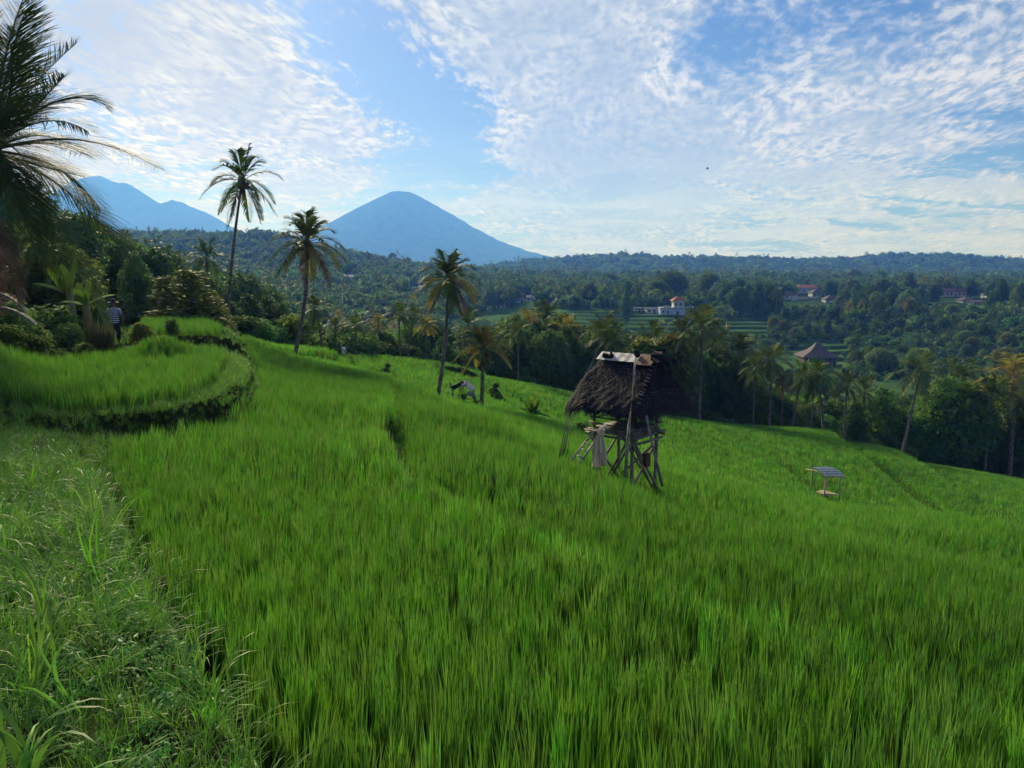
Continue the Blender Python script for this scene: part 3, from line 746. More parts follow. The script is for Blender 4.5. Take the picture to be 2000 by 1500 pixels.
x, y = grid_pts(-17, 0, 11.5, 27, .155, .33, 71)
k = (sd_poly(x, y, TOPT) > 0.36) & inview(x, y); x, y = x[k], y[k]
P_, r_, s_, i_ = scatter(72, x, y, .80, 1.08, 5, .07, -.02)
instancer('rice_crop', P_, r_, s_, i_, rice_mid, 'green rice on the raised rounded terrace at the left', 'rice')
x, y = grid_pts(-19, -6, 26, 40, .22, .33, 73)
k = (sd_poly(x, y, UPT) > 0.1); x, y = x[k], y[k]
P_, r_, s_, i_ = scatter(74, x, y, .85, 1.05, 5, .07, -.02)
instancer('rice_crop', P_, r_, s_, i_, rice_mid, 'lime green rice on the small upper terrace beside the tall palm', 'rice')

# grass on the bank and the terrace banks ----------------------------
G_arch = [mesh_from('grass', *blades(100+i, 26, (0.16, 0.44), 0.0085, 0.05, (0.1, 0.7), (0.6, 1.9), 5), MT['grass']) for i in range(4)]
G_fine = [mesh_from('grass', *blades(110+i, 30, (0.08, 0.24), 0.004, 0.07, (0.0, 0.8), (0.2, 1.6), 4), MT['grass']) for i in range(3)]
def weed_mesh(seed):
    v, f = leaves(seed, [(0, 0, .07, .10, .08), (.05, .04, .11, .07, .06), (-.05, .05, .05, .08, .05)], 3200, .022, asp=2.2)
    return mesh_from('weed', v, f, MT['weed'])
G_weed = [weed_mesh(120+i) for i in range(3)]
G_tall = [mesh_from('grass', *blades(130+i, 9, (0.40, 0.78), 0.016, 0.03, (0.05, 0.4), (0.5, 1.8), 6, tipdrop=.8), MT['grass']) for i in range(3)]
kinds = G_arch + G_fine + G_weed + G_tall + [mesh_from('dry', *blades(140, 26, (0.12, 0.3), 0.005, 0.08, (0.3, 1.2), (0.6, 1.6), 4), MT['drygrass'])]
g = np.random.default_rng(200)
x, y = grid_pts(-10, 1.2, 0.5, 12.5, .072, .5, 201)
sdv = sd_poly(x, y, BUND); k = (sdv > -0.03) & inview(x, y, .12); x, y, sdv = x[k], y[k], sdv[k]
k = g.uniform(0, 1, len(x)) < np.interp(y, [1, 4, 8, 12], [1, .85, .62, .5]); x, y, sdv = x[k], y[k], sdv[k]
P_, r_, s_, i_ = scatter(202, x, y, .55, 1.05, 1, .18, -.015)
u_ = g.uniform(0, 1, len(x)); pn = wob(x, y, 1.3, 2)
i_ = np.where(u_ < .30, g.integers(0, 4, len(x)), np.where(u_ < .62, g.integers(4, 7, len(x)), g.integers(7, 10, len(x))))
tallp = (u_ > .985 - .03*(sdv > .9)) | ((sdv < 0.05) & (u_ > .95)); i_ = np.where(tallp, g.integers(10, 13, len(x)), i_)
i_ = np.where((y > 9.2) & (x < -3.4) & (x > -8) & (u_ > .35), 13, i_)
s_ = s_ * np.where((i_ >= 7) & (i_ < 10), 0.85, 1.0)[:, None] * np.interp(y, [0, 2.2, 5], [.62, .72, 1.0])[:, None]
instancer('bank_grass', P_, r_, s_, i_, kinds, 'tangled grass and low weeds covering the bank at the lower left', 'grass')
# banks and verges: short grass
xs_, ys_ = [], []
for x0, x1, y0, y1, st, test in (
    (-15, 1, 9.5, 27, .11, lambda x, y: (sd_poly(x, y, TOPT) < .42) & (sd_poly(x, y, TOPT) > -.95)),
    (-20, -5, 18, 44, .26, lambda x, y: ((sd_poly(x, y, UP2) > -1.0) | (sd_poly(x, y, FIELD) < 0)) & (sd_poly(x, y, UPT) < .1) & (sd_poly(x, y, TOPT) < 0)),
    (-20, 4, 40, 64, .45, lambda x, y: (sd_poly(x, y, FIELD) < 0.2)),
    (-12, 0, 5.5, 14, .12, lambda x, y: (sd_poly(x, y, FIELD) < -.05) & (sd_poly(x, y, BUND) < 0) & (sd_poly(x, y, TOPT) < -.9)),
    (-3, 10, 9, 34, .10, lambda x, y: (np.abs(sd_line(x, y, E12)-.2) < .24) & (y < 18.5) & (y > 11.5)),
    ):
    x, y = grid_pts(x0, x1, y0, y1, st, .5, 210); k = test(x, y) & inview(x, y); xs_.append(x[k]); ys_.append(y[k])
for px, py, Yy, hh, rx, ry, a in MOUND[:5]:
    c = at(px, py, Yy); a_ = g.uniform(0, 6.28, 260); q = np.sqrt(g.uniform(0, 1, 260)); xs_.append(c[0]+np.cos(a_)*q*rx*1.2); ys_.append(c[1]+np.sin(a_)*q*ry*2)
x = np.concatenate(xs_); y = np.concatenate(ys_)
P_, r_, s_, i_ = scatter(211, x, y, .5, .85, 7, .2, -.01)
i_ = np.where(i_ < 4, np.random.default_rng(3).integers(2, 7, len(i_)), i_)
instancer('verge_grass', P_, r_, s_, i_, kinds[:7], 'short pale grass on the terrace banks and verges', 'grass')

# ------------------------------------------------------------------ tall coconut palms standing in the fields
def hero_palm(px_base, py_base, Yb, px_top, py_top, Rpx, seed, nf, label, r0=.16, bend=(0, 0, 0), yel=0.3, coco=True, lo=-55, hi=80, grp='tall coconut palms in the rice fields', dead=2, dy=0.0, leafk=.36):
    b = V(px_base, py_base, Yb); b.z = min(b.z, gz(b.x, b.y)); b.z = gz(b.x, b.y)
    t = V(px_top, py_top, Yb + dy)
    L = Rpx / F * Yb; kY = Yb / 56; r0 = r0 * kY**.6; bend = tuple(q_*kY for q_ in bend)
    root = tag(empty('coconut_palm', b), label, 'palm', grp)
    curved_trunk('trunk', (0, 0, -.4), t - b, r0, r0*.62, bend, MT['trunk'], root)
    g = random.Random(seed)
    for k, (fb, fc, ft, e) in enumerate(palm_fronds(seed, nf, L, 0, 0, lo=lo, hi=hi)):
        v, f = [], []; o = t - b
        frond(v, f, o+fb, o+fc, o+ft, L*leafk, 40, .26 + (.2 if e < -.2 else 0), seed*77+k, wid=.095*kY, rw=.03*kY, seg=3)
        m = MT['palmyel'] if (e < .15 and g.random() < yel) or (k == nf-1) or (yel > .9 and g.random() < .75) else MT['palm']
        if dead and k >= nf-dead: m = MT['palmdry']
        obj('frond', mesh_from('frond', np.concatenate(v), np.concatenate(f), m), root)
    if coco:
        c = MB()
        for i in range(9):
            a = i*2.4; p = (t-b) + Vector((math.cos(a)*.26, math.sin(a)*.26, -.22 - .1*(i % 3)))
            c.tube([p+Vector((0,0,.15)), p+Vector((0,0,.07)), p, p-Vector((0,0,.09)), p-Vector((0,0,.14))], [.02,.10,.125,.09,.02], 7)
        c.build('coconut_cluster', MT['bananastem'], root, True)
        # fibre sheath under the crown
        q = MB(); o = t-b
        q.tube([o-Vector((0,0,.9)), o-Vector((0,0,.4)), o+Vector((0,0,.05)), o+Vector((0,0,.35))], [r0*.62, r0*1.15, r0*1.7, r0*.5], 9)
        q.build('sheath', MT['palmdry'], root, True)
    return root
hero_palm(443,663,48, 474,352, 84, 1, 22, 'tallest slender coconut palm, leaning right, left of the volcano', .12, (-.25,0,0), .08, lo=-66, leafk=.27)
hero_palm(568,698,44, 600,475, 82, 2, 28, 'coconut palm with a bushy drooping crown just left of the blue volcano', .15, (.35,0,0), .35, dead=3)
hero_palm(851,760,40.5, 876,545, 74, 3, 27, 'tall coconut palm with yellowing fronds left of the shorter palm', .145, (.2,0,0), .55, dead=3)
hero_palm(940,783,37, 944,684, 66, 4, 22, 'short coconut palm with golden lower fronds beside the collapsed field hut', .14, (0,0,0), .95, lo=-14, dead=1, leafk=.30)

# the big palm at the left edge: fronds laid out one by one
PB = (-17, 292, 20.0)
bp = V(*PB); bb = Vector((bp.x-1.6, bp.y, gz(bp.x-1.6, bp.y)))
root = tag(empty('coconut_palm', bb), 'big near coconut palm at the left edge with long sweeping fronds', 'palm', None)
curved_trunk('trunk', (0,0,-.4), bp-bb-Vector((0,0,.2)), .24, .17, (-.2,0,0), MT['trunk'], root, 12)
def big_frond(c, t, Yc, Yt, m, seed, L=.95, vee=.5, drop=.20, n=96, b=None, wid=.034):
    v, f = [], []; b0 = V(*(b or PB)) if not isinstance(b, Vector) else b
    frond(v, f, b0-bb, V(c[0], c[1], Yc)-bb, V(t[0], t[1], Yt)-bb, L*1.3, n, drop*.8, seed, wid=wid, rw=.035, vee=vee, seg=4)
    obj('frond', mesh_from('frond', np.concatenate(v), np.concatenate(f), m), root)
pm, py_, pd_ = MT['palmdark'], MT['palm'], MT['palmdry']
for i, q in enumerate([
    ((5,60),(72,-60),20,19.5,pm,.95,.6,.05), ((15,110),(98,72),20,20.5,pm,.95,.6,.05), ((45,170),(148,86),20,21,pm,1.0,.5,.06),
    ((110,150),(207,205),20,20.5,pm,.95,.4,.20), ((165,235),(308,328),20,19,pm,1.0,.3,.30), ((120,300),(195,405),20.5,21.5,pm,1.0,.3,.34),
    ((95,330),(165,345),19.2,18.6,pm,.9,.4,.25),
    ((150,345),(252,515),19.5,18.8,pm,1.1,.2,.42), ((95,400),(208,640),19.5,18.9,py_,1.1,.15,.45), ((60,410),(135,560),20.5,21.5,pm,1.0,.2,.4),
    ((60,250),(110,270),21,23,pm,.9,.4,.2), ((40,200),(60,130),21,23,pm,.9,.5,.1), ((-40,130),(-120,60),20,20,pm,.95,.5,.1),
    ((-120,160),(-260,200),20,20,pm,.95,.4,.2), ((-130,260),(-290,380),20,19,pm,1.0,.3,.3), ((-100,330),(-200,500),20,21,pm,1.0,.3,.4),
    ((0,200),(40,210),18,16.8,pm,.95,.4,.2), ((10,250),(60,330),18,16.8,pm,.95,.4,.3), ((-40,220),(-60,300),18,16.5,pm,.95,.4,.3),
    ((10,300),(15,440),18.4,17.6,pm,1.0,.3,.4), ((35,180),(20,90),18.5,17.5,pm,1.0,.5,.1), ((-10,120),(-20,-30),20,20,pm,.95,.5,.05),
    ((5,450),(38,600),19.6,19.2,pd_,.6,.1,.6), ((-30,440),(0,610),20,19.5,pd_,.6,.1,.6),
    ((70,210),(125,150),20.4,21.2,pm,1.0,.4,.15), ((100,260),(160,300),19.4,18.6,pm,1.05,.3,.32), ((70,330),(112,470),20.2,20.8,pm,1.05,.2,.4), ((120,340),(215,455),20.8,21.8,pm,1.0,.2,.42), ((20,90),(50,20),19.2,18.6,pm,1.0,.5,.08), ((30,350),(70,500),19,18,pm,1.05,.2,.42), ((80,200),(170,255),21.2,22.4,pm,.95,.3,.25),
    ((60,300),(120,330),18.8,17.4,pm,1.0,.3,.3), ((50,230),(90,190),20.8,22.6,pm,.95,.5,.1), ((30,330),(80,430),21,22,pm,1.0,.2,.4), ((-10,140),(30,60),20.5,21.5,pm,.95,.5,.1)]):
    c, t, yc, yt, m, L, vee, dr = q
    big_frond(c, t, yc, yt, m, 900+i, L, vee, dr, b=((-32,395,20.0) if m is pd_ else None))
cc = MB()
for i in range(10):
    a = i*2.4; p = (bp-bb) + Vector((math.cos(a)*.3, math.sin(a)*.3, -.35 - .12*(i % 3)))
    cc.tube([p+Vector((0,0,.16)), p+Vector((0,0,.08)), p, p-Vector((0,0,.10)), p-Vector((0,0,.15))], [.02,.11,.135,.10,.02], 8)
cc.build('coconut_cluster', MT['bananastem'], root, True)
qq = MB(); o_ = bp-bb
qq.tube([o_-Vector((0,0,1.1)), o_-Vector((0,0,.5)), o_+Vector((0,0,.1)), o_+Vector((0,0,.6))], [.15,.20,.24,.06], 10); qq.build('sheath', pd_, root, True)

# ------------------------------------------------------------------ tree kinds (first one built, the rest copied)
TK = {}
def kind(name, *a, **k): TK[name] = tree_proto(*a, **k)
kind('broad1', 301, 4.0, 7.0, 2.2, 26, 75, .32, MT['leaf'])
kind('broad2', 302, 4.6, 6.4, 2.6, 30, 70, .34, MT['leaf'], shape='flat')
kind('broad3', 303, 3.4, 8.4, 1.6, 28, 80, .30, MT['leafdark'], shape='column')
kind('broad4', 304, 4.2, 7.2, 1.8, 28, 75, .32, MT['leafdark'])
kind('young', 305, 3.6, 6.2, 1.6, 24, 80, .32, MT['leafyel'])
kind('clove', 306, 2.6, 6.6, .7, 30, 170, .20, MT['leafgold'], shape='cone')
kind('dense', 307, 3.0, 8.2, .8, 34, 150, .20, MT['leafdark'], shape='column')
kind('fine', 310, 4.2, 7.4, 1.5, 34, 150, .20, MT['leaf'])
kind('bush', 308, 1.9, 2.6, .25, 14, 160, .20, MT['leaf'], limbs=4, shape='flat')
kind('shade', 309, 3.8, 5.2, 3.2, 24, 75, .30, MT['leafyel'], shape='flat')
def palm_kind(name, seed, nf, L, h, m, npair=20, lean=(0, 0)):
    cm = palm_crown_mesh(seed, nf, L, L*.36, npair, m, wid=.15)
    b = MB(); pts = []; rad = []
    for i in range(8):
        t = i/7; pts.append((lean[0]*t*t, lean[1]*t*t, -1.5+(h+1.5)*t)); rad.append(.17-.06*t)
    b.tube(pts, rad, 6)
    cm.transform(Matrix.Translation((lean[0], lean[1], h)))
    TK[name] = (cm, mesh_from('trunk', b.v, b.f, MT['trunk'], True))
palm_kind('palm1', 401, 20, 2.9, 9.0, MT['palm'], 22)
palm_kind('palm2', 402, 17, 3.0, 8.0, MT['palm'], 22, (1.0, .2))
palm_kind('palm3', 403, 19, 2.8, 9.6, MT['palmyel'], 22, (.4, 0))
palm_kind('palm4', 404, 18, 3.0, 8.6, MT['palm'], 22, (-1.2, .1))
NAMES = dict(broad='broadleaf_tree', young='broadleaf_tree', clove='clove_tree', dense='evergreen_tree', bush='bush', fine='broadleaf_tree', shade='broadleaf_tree', palm='coconut_palm')
CATS = dict(broad='tree', young='tree', clove='tree', dense='tree', fine='tree', bush='bush', shade='tree', palm='palm')
TREES = []
LOOK = dict(broad1='round leafy tree', broad2='flat topped tree', broad3='narrow tall tree', broad4='dark rounded tree', young='yellow green tree', clove='golden tipped tree',
            dense='dense narrow evergreen', bush='low bush', fine='leafy green tree', shade='pale umbrella tree', palm1='upright coconut palm', palm2='rightward leaning palm', palm3='yellowish coconut palm', palm4='leftward leaning palm')
MARKS = [(443,'the tallest palm'),(568,'the bushy palm'),(628,'the first treeline palm'),(694,'the pale palm'),(786,'the thin palm pair'),(851,'the tall yellowing palm'),(940,'the short golden palm'),
         (1040,'the banana plant'),(1150,'the leaning palm'),(1246,'the thatched hut'),(1325,'the orange roofed villa'),(1372,'the pale tall palm'),(1440,'the broad ridge tree'),(1509,'the dark palm'),(1575,'the orange hilltop roof'),
         (1605,'the pavilion'),(1700,'the bright paddy strips'),(1757,'the field edge palm'),(1810,'the bulging leafy tree'),(1862,'the maroon roof'),(1938,'the rightmost dark palm'),(2010,'the right edge')]
def describe(kd, px, where):
    m = min(MARKS, key=lambda q: abs(q[0]-px)); d = px - m[0]
    rel = 'above' if abs(d) < 10 else ('right of' if d > 0 else 'left of')
    return '%s %s %s %s' % (LOOK[kd], where, rel, m[1])
def put_tree(kind_, x, y, s, label, group, rz=None, sx_=1.0, z=None):
    """s: overall scale, sx_: width factor"""
    base = ''.join(ch for ch in kind_ if not ch.isdigit())
    z = gz(x, y) if z is None else z
    r = empty(NAMES[base], (x, y, z), random.uniform(0, 6.28) if rz is None else rz)
    r.scale = (s*sx_, s*sx_, s)
    cm, tm = TK[kind_]
    obj('crown', cm, r); obj('trunk', tm, r)
    tag(r, label, CATS[base], group); TREES.append(r)
    return r
HT = dict(broad1=9.2, broad2=9.2, broad3=10.2, broad4=9.2, young=7.9, clove=7.4, dense=9.1, fine=8.9, bush=2.7, shade=8.5, palm1=10.4, palm2=9.4, palm3=11.0, palm4=10.0)
def tree_at(kind_, px, Yy, top_py, label, group, sx_=1.0, rz=None):
    """tree at azimuth px and distance Yy whose top reaches the height seen at top_py"""
    x = (px-1000)/F*(Yy*cp + 0)*1.0
    p = at(px, top_py, Yy); x = p[0]; z = gz(x, Yy)
    s = max(.25, (p[2]-z)/HT[kind_])
    return put_tree(kind_, x, Yy, s, label, group, rz, sx_ / max(.6, min(1.6, s)) * max(.75, min(1.35, s)) )
random.seed(11)

# left group behind the person and the upper terrace
for a in [('dense',262,44,498,'dark dense evergreen tree right behind the person in the striped shirt',.85),
          ('dense',225,52,470,'dark tall evergreen behind the banana leaves at the left',1.0),
          ('clove',322,42,540,'golden tipped clove tree left of the larger clove tree',1.5),
          ('clove',368,41,528,'larger clove tree with pale golden shoots near the upper terrace',2.1),
          ('clove',412,44,575,'small clove tree right beside the foot of the tallest palm',1.6),
          ('broad4',300,62,486,'dark round tree rising behind the clove trees',.9),
          ('broad3',345,66,497,'dark narrow tree behind the larger clove tree',.8),
          ('broad4',402,72,535,'dark tree behind the trunk of the tallest palm',.9),
          ('dense',452,55,590,'low dark evergreen to the right of the tallest palm trunk',1.1),
          ('dense',485,57,575,'dark evergreen between the tallest palm and the bushy palm, left one',1.0),
          ('dense',520,60,580,'dark evergreen between the tallest palm and the bushy palm, middle one',1.0),
          ('dense',550,61,592,'dark evergreen touching the left side of the bushy palm trunk',.9),
          ('broad4',470,76,535,'dark crowned tree behind the evergreens right of the tallest palm',1.0),
          ('broad4',515,84,560,'dark tree behind the middle evergreen',1.0),
          ('broad1',60,44,430,'dark tree rising behind the near palm at the left edge',1.0),
          ('broad4',125,48,415,'tall dark tree behind the sweeping palm fronds',1.0),
          ('young',95,36,470,'yellowish leafy tree behind the near palm fronds',.9),
          ('broad1',10,40,440,'dark tree at the left edge behind the near palm trunk',1.1),
          ('dense',160,40,520,'dark evergreen between the near palm fronds and the person',.9),
          ('broad3',-60,38,440,'dark tree just beyond the left edge',1.1),
          ('young',180,60,455,'yellow green tree above the banana leaves',.8),
          ('broad1',255,78,475,'leafy tree far behind the person in the striped shirt',1.0),
          ('palm1',402,96,478,'coconut palm with a full crown behind the clove trees',.9),
          ('bush',335,29.5,628,'low bush at the back edge of the upper terrace',.6)]:
    tree_at(a[0], a[1], a[2], a[3], a[4], 'trees behind the upper left terrace', a[5])
for px, Yy, s_ in ((455,52,.55),(478,52,.6),(505,54,.6),(530,56,.6),(552,58,.5),(425,50,.5),(400,46,.4),(380,44,.35),(352,44,.35),(300,44,.35),(270,42,.35)):
    p = at(px, 600, Yy); put_tree('bush', p[0], Yy, s_, 'low bush under the dark trees %s' % {455:'just right of the tallest palm',478:'one gap right of the tallest palm',505:'midway between the tallest and the bushy palm',530:'one gap left of the bushy palm',552:'just left of the bushy palm',425:'just left of the tallest palm',400:'under the small clove tree',380:'right below the larger clove tree',352:'left below the larger clove tree',300:'below the left clove tree',270:'right beside the striped shirt person'}[px], 'bushes at the foot of the left trees', None, 1.4)

# dark tree line along the lower edge of the fields -------------------
line = [(585,635),(620,640),(650,650),(690,625),(720,640),(760,625),(800,628),(840,620),(880,628),(920,640),(960,630),(1000,618),(1040,612),(1080,625),(1110,620),(1150,640),(1190,640),(1235,672),(1270,668),(1310,655),(1350,665),(1390,662),(1430,690),(1460,725),(1500,755),(1540,770),(1580,775),(1620,790),(1660,770),(1700,765),(1740,765),(1780,775),(1820,765),(1860,735),(1900,730),(1940,745),(1980,760),(2040,740)]
def line_top(px): return float(np.interp(px, [q[0] for q in line], [q[1] for q in line]))
def edgeY(px): return float(np.interp(px, [600,760,950,1100,1400,1600,1800,2000,2300], [57,70,76,77,81,83,83,83,82]))
LG = 'dark trees along the lower edge of the rice fields'
special = {(1090):('dense','pale olive leafy column tree left of the thatched hut'),(1145):('dense','olive tree directly behind the left side of the thatched roof'),
           (1262):('young','bright yellow green tree behind the ridge of the thatched hut'),(1300):('young','bright leafy tree right behind the top of the thatched roof'),
           (1810):('fine','leafy tree bulging into the field right of the leaning palm'),(1870):('fine','large spreading tree at the lower right tree line')}
n0 = 0
seg_lab = lambda px: ('dark tree in the shaded row behind the bushy palm' if px < 800 else 'dark tree in the shaded row behind the two yellowing palms' if px < 1060 else
                      'dark tree in the shaded row behind the thatched hut' if px < 1450 else 'dark tree in the shaded row behind the small open shelter' if px < 1760 else 'dark tree in the shaded row at the lower right corner of the fields')
px = 590
while px < 2080:
    for row, (dY, dt, st) in enumerate(((3, 22, .85), (12, 6, 1.0))):
        pj = px + random.uniform(-12, 12) + row*13
        kd = random.choice(['broad1', 'broad3', 'broad1', 'broad4', 'fine', 'dense', 'fine'])
        tree_at(kd, pj, edgeY(pj) + dY + random.uniform(-1.5, 2.5), line_top(pj) + dt + random.uniform(-10, 14), describe(kd, pj, ('fronting', 'within', 'behind')[row] + ' the tree row,'), LG, st)
    px += random.uniform(36, 48)
for px, (kd, lab) in special.items():
    tree_at(kd, px, edgeY(px)+1.5, {1090:655,1145:690,1262:662,1300:655,1810:815,1870:745}[px], lab, LG, 1.0)
# low growth closing the foot of the row
for i in range(46):
    px = 585 + i*32 + random.uniform(-8, 8); Yb_ = edgeY(px) + random.uniform(.8, 2.5); p = at(px, 800, Yb_)
    put_tree('bush', p[0], Yb_, random.uniform(.6, 1.0), describe('bush', px, 'at the tree row foot,'), 'bushes at the foot of the tree row', None, 1.3)

# palms in and before the tree line: (kind, px, Y, py of the crown centre, lean)
PG = 'coconut palms standing in the tree line'
for kd, px, Yy, top, lab, wd in [
    ('palm2',628,80,585,'coconut palm right of the bushy palm, at the head of the tree line',1.1),
    ('palm1',694,79,622,'pale coconut palm left of the pair with tall trunks',1.1),
    ('palm3',738,80,618,'pale coconut palm with a slim light trunk, left of the pair',1.0),
    ('palm1',779,80,598,'left palm of the close pair with tall thin trunks',1.0),
    ('palm4',793,82,600,'right palm of the close pair with tall thin trunks',1.0),
    ('palm1',1068,92,600,'coconut palm whose crown shows left above the thatched hut',1.0),
    ('palm3',1108,86,625,'golden coconut palm left of the leaning palm behind the hut',1.0),
    ('palm1',1372,84,612,'pale tall coconut palm behind the right side of the thatched roof',1.25),
    ('palm4',1405,92,640,'coconut palm just right of the tall one behind the hut',1.1),
    ('palm1',1448,88,665,'coconut palm between the hut and the dark palms on the right',1.1),
    ('palm1',1509,84,682,'dark coconut palm, first of the row right of the hut',1.2),
    ('palm2',1552,85,712,'dark coconut palm, second of the row right of the hut',1.0),
    ('palm4',1618,84,712,'coconut palm with twin trunks at the centre of the right tree line',1.1),
    ('palm1',1590,85,740,'thin coconut palm just left of the twin trunk palm',.8),
    ('palm1',1938,82,745,'dark coconut palm near the right edge of the photo',1.2),
    ('palm3',1992,80,705,'pale golden coconut palm cut by the right edge',1.4),
    ('palm4',2012,72,770,'lower coconut palm at the right edge',1.2),
    ('palm2',1285,90,640,'coconut palm behind the bright leafy trees by the hut',1.0),
    ('palm1',1012,77.3,632,'coconut palm rising from the tree row above the lone banana plant',1.0),('palm3',1040,90,612,'pale coconut palm behind the tree row above the banana plant',.9),
    ('palm4',1215,84,640,'coconut palm just left of the villa and above the hut ridge',1.0),('palm1',1335,82,632,'coconut palm directly left of the pale tall palm behind the hut',1.0),
    ('palm1',1476,82.2,700,'slim coconut palm left of the dark palm right of the hut',.9),('palm3',1532,82,735,'small coconut palm between the first two dark palms right of the hut',.8),
    ('palm1',1655,82,735,'slim coconut palm right of the twin trunk palm',.9),('palm1',1690,88,742,'coconut palm behind the tree row under the bright paddy strips',.9),
    ('palm4',1845,88,712,'coconut palm rising behind the bulging leafy tree',1.0),('palm1',1890,82,760,'slender coconut palm right of the large spreading tree',.9),
    ('palm1',915,90,612,'coconut palm in the tree row just right of the tall yellowing palm',1.0),('palm3',832,84,622,'coconut palm in the tree row just left of the tall yellowing palm',1.0),
    ('palm1',655,78,628,'coconut palm between the first treeline palm and the pale palm',.9)]:
    tree_at(kd, px, (edgeY(px) - .4) if Yy < 86 else Yy, top, lab, PG, wd)
def lean_palm(px0, py0, Y0, px1, py1, Y1, L, seed, label, m=None, nf=18):
    b = V(px0, py0, Y0); b.z = gz(b.x, b.y); t = V(px1, py1, Y1)
    r = tag(empty('coconut_palm', b), label, 'palm', PG)
    curved_trunk('trunk', (0, 0, -.5), t-b, .17, .10, (0, 0, -.25), MT['trunk'], r)
    cm = palm_crown_mesh(seed, nf, L, L*.36, 28, m or MT['palm'], wid=.13); cm.transform(Matrix.Translation(t-b)); obj('crown', cm, r)
lean_palm(1118,765,74, 1182,652,80, 3.2, 61, 'coconut palm leaning right with long pale trunk left behind the hut')
lean_palm(1150,735,76, 1178,668,84, 2.2, 62, 'small coconut palm tucked behind the left slope of the thatched roof', nf=12)
lean_palm(1757,882,80, 1797,728,84, 3.6, 63, 'coconut palm leaning right with forked foot on the lower right field edge')

# ------------------------------------------------------------------ valley and village side
def zone(seed, n, px0, px1, Y0, Y1, kinds, s0, s1, label, group, gap=None, wd=1.0):
    g = random.Random(seed); k = 0; tries = 0
    while k < n and tries < n*30:
        tries += 1
        Yy = math.sqrt(g.uniform(Y0**2, Y1**2)); px = g.uniform(px0, px1); x = (px-1000)/F*Yy
        z = gz(x, Yy); X_, Y_ = proj(x, Yy, z)
        s = g.uniform(s0, s1); kd = g.choice(kinds); top = proj(x, Yy, z + HT[kd]*s)[1]
        bad = False
        for (a, b_, c, d) in OPEN:
            if a < X_ < b_ and Y_ > c + 7 and top < d: bad = True
        if bad: continue
        put_tree(kd, x, Yy, s, describe(kd, X_, label), group, g.uniform(0, 6.28), wd*g.uniform(.85, 1.15), z); k += 1
# clear views kept free of trees: image x range, image y range of what must stay visible
OPEN = [(975,1245,606,632),(1228,1500,622,650),(1515,1572,684,715),(1562,1648,668,716),(1640,1775,742,772),(1236,1360,603,618),(1555,1608,564,592),(1525,1645,577,592),
        (1790,1935,576,592),(795,838,558,570),(927,947,570,582),(960,986,594,606),(1008,1046,580,594),(1064,1078,592,602),(664,695,538,545)]
B4 = ['broad1', 'broad4', 'broad2', 'broad3', 'broad4']
zone(1, 24, 590, 980, 120, 240, B4, .75, 1.15, 'in the wooded hollow,', 'trees of the wooded hollow')
zone(2, 12, 590, 980, 130, 260, ['palm1','palm3','palm4'], .8, 1.1, 'in the wooded hollow,', 'palms of the wooded hollow')
zone(3, 22, 980, 1500, 115, 200, B4+['shade'], .6, .9, 'below the middle terraces,', 'trees below the middle terraces')
zone(4, 8, 980, 1500, 130, 230, ['palm1','palm2'], .7, .95, 'below the middle terraces,', 'palms below the middle terraces')
zone(5, 60, 1440, 2060, 165, 335, B4+['bush','bush','shade','shade','young'], .45, .85, 'on the scrubby slope,', 'scrubby trees of the right slope')
zone(6, 14, 1380, 2060, 230, 330, ['palm1','palm2','palm4'], .6, .9, 'on the scrubby slope,', 'palms of the right slope')
zone(7, 36, 1370, 2080, 362, 410, ['broad4','broad3','broad4','dense','broad1'], 1.2, 1.6, 'below the hilltop houses,', 'dark trees below the hilltop houses', wd=.95)
zone(8, 18, 1470, 2080, 338, 352, ['palm1','palm3','palm1'], 1.05, 1.4, 'before the dark bank,', 'palms before the dark bank')
zone(9, 22, 840, 1400, 400, 470, B4, .9, 1.5, 'behind the village,', 'trees behind the village')
zone(10, 16, 820, 1460, 372, 440, ['palm1','palm4','palm2'], .9, 1.25, 'among the village houses,', 'palms among the village')
zone(11, 18, 1400, 2060, 430, 520, B4, .9, 1.4, 'on the right ridge,', 'trees of the right village ridge')
zone(12, 10, 1400, 2060, 420, 500, ['palm1','palm3'], .9, 1.2, 'on the right ridge,', 'palms of the right village ridge')
zone(13, 24, 1440, 1720, 345, 405, B4, .55, .95, 'below the hilltop houses,', 'dark trees below the hilltop houses')
zone(14, 12, 1780, 1960, 345, 405, B4, .5, .9, 'below the hilltop houses,', 'dark trees below the hilltop houses')
for kd, px, Yy, top, lab, wd in [('broad2',1310,440,533,'large spreading tree on the skyline above the villa with the orange roof',1.4),
    ('broad2',1386,450,535,'flat topped dark tree on the skyline right of the spreading tree',1.1),('broad4',1440,440,545,'broad dark tree mass left of the orange roofed hilltop house',1.8),
    ('broad4',1412,430,548,'dark round tree next to the broad dark tree on the ridge',1.5),('broad4',1722,440,545,'dark twin topped tree on the right ridge',1.3),('broad4',1700,445,553,'dark tree left beside the twin topped tree',1.4),
    ('broad4',1828,440,553,'dark round tree left of the long maroon roof',1.1),('broad3',1224,330,563,'pale slender tree standing alone left of the villa',.8),
    ('broad4',1795,430,562,'small dark tree on the ridge left of the maroon roof',1.3)]:
    tree_at(kd, px, Yy, top, lab, 'distinct trees on the village skyline', wd)

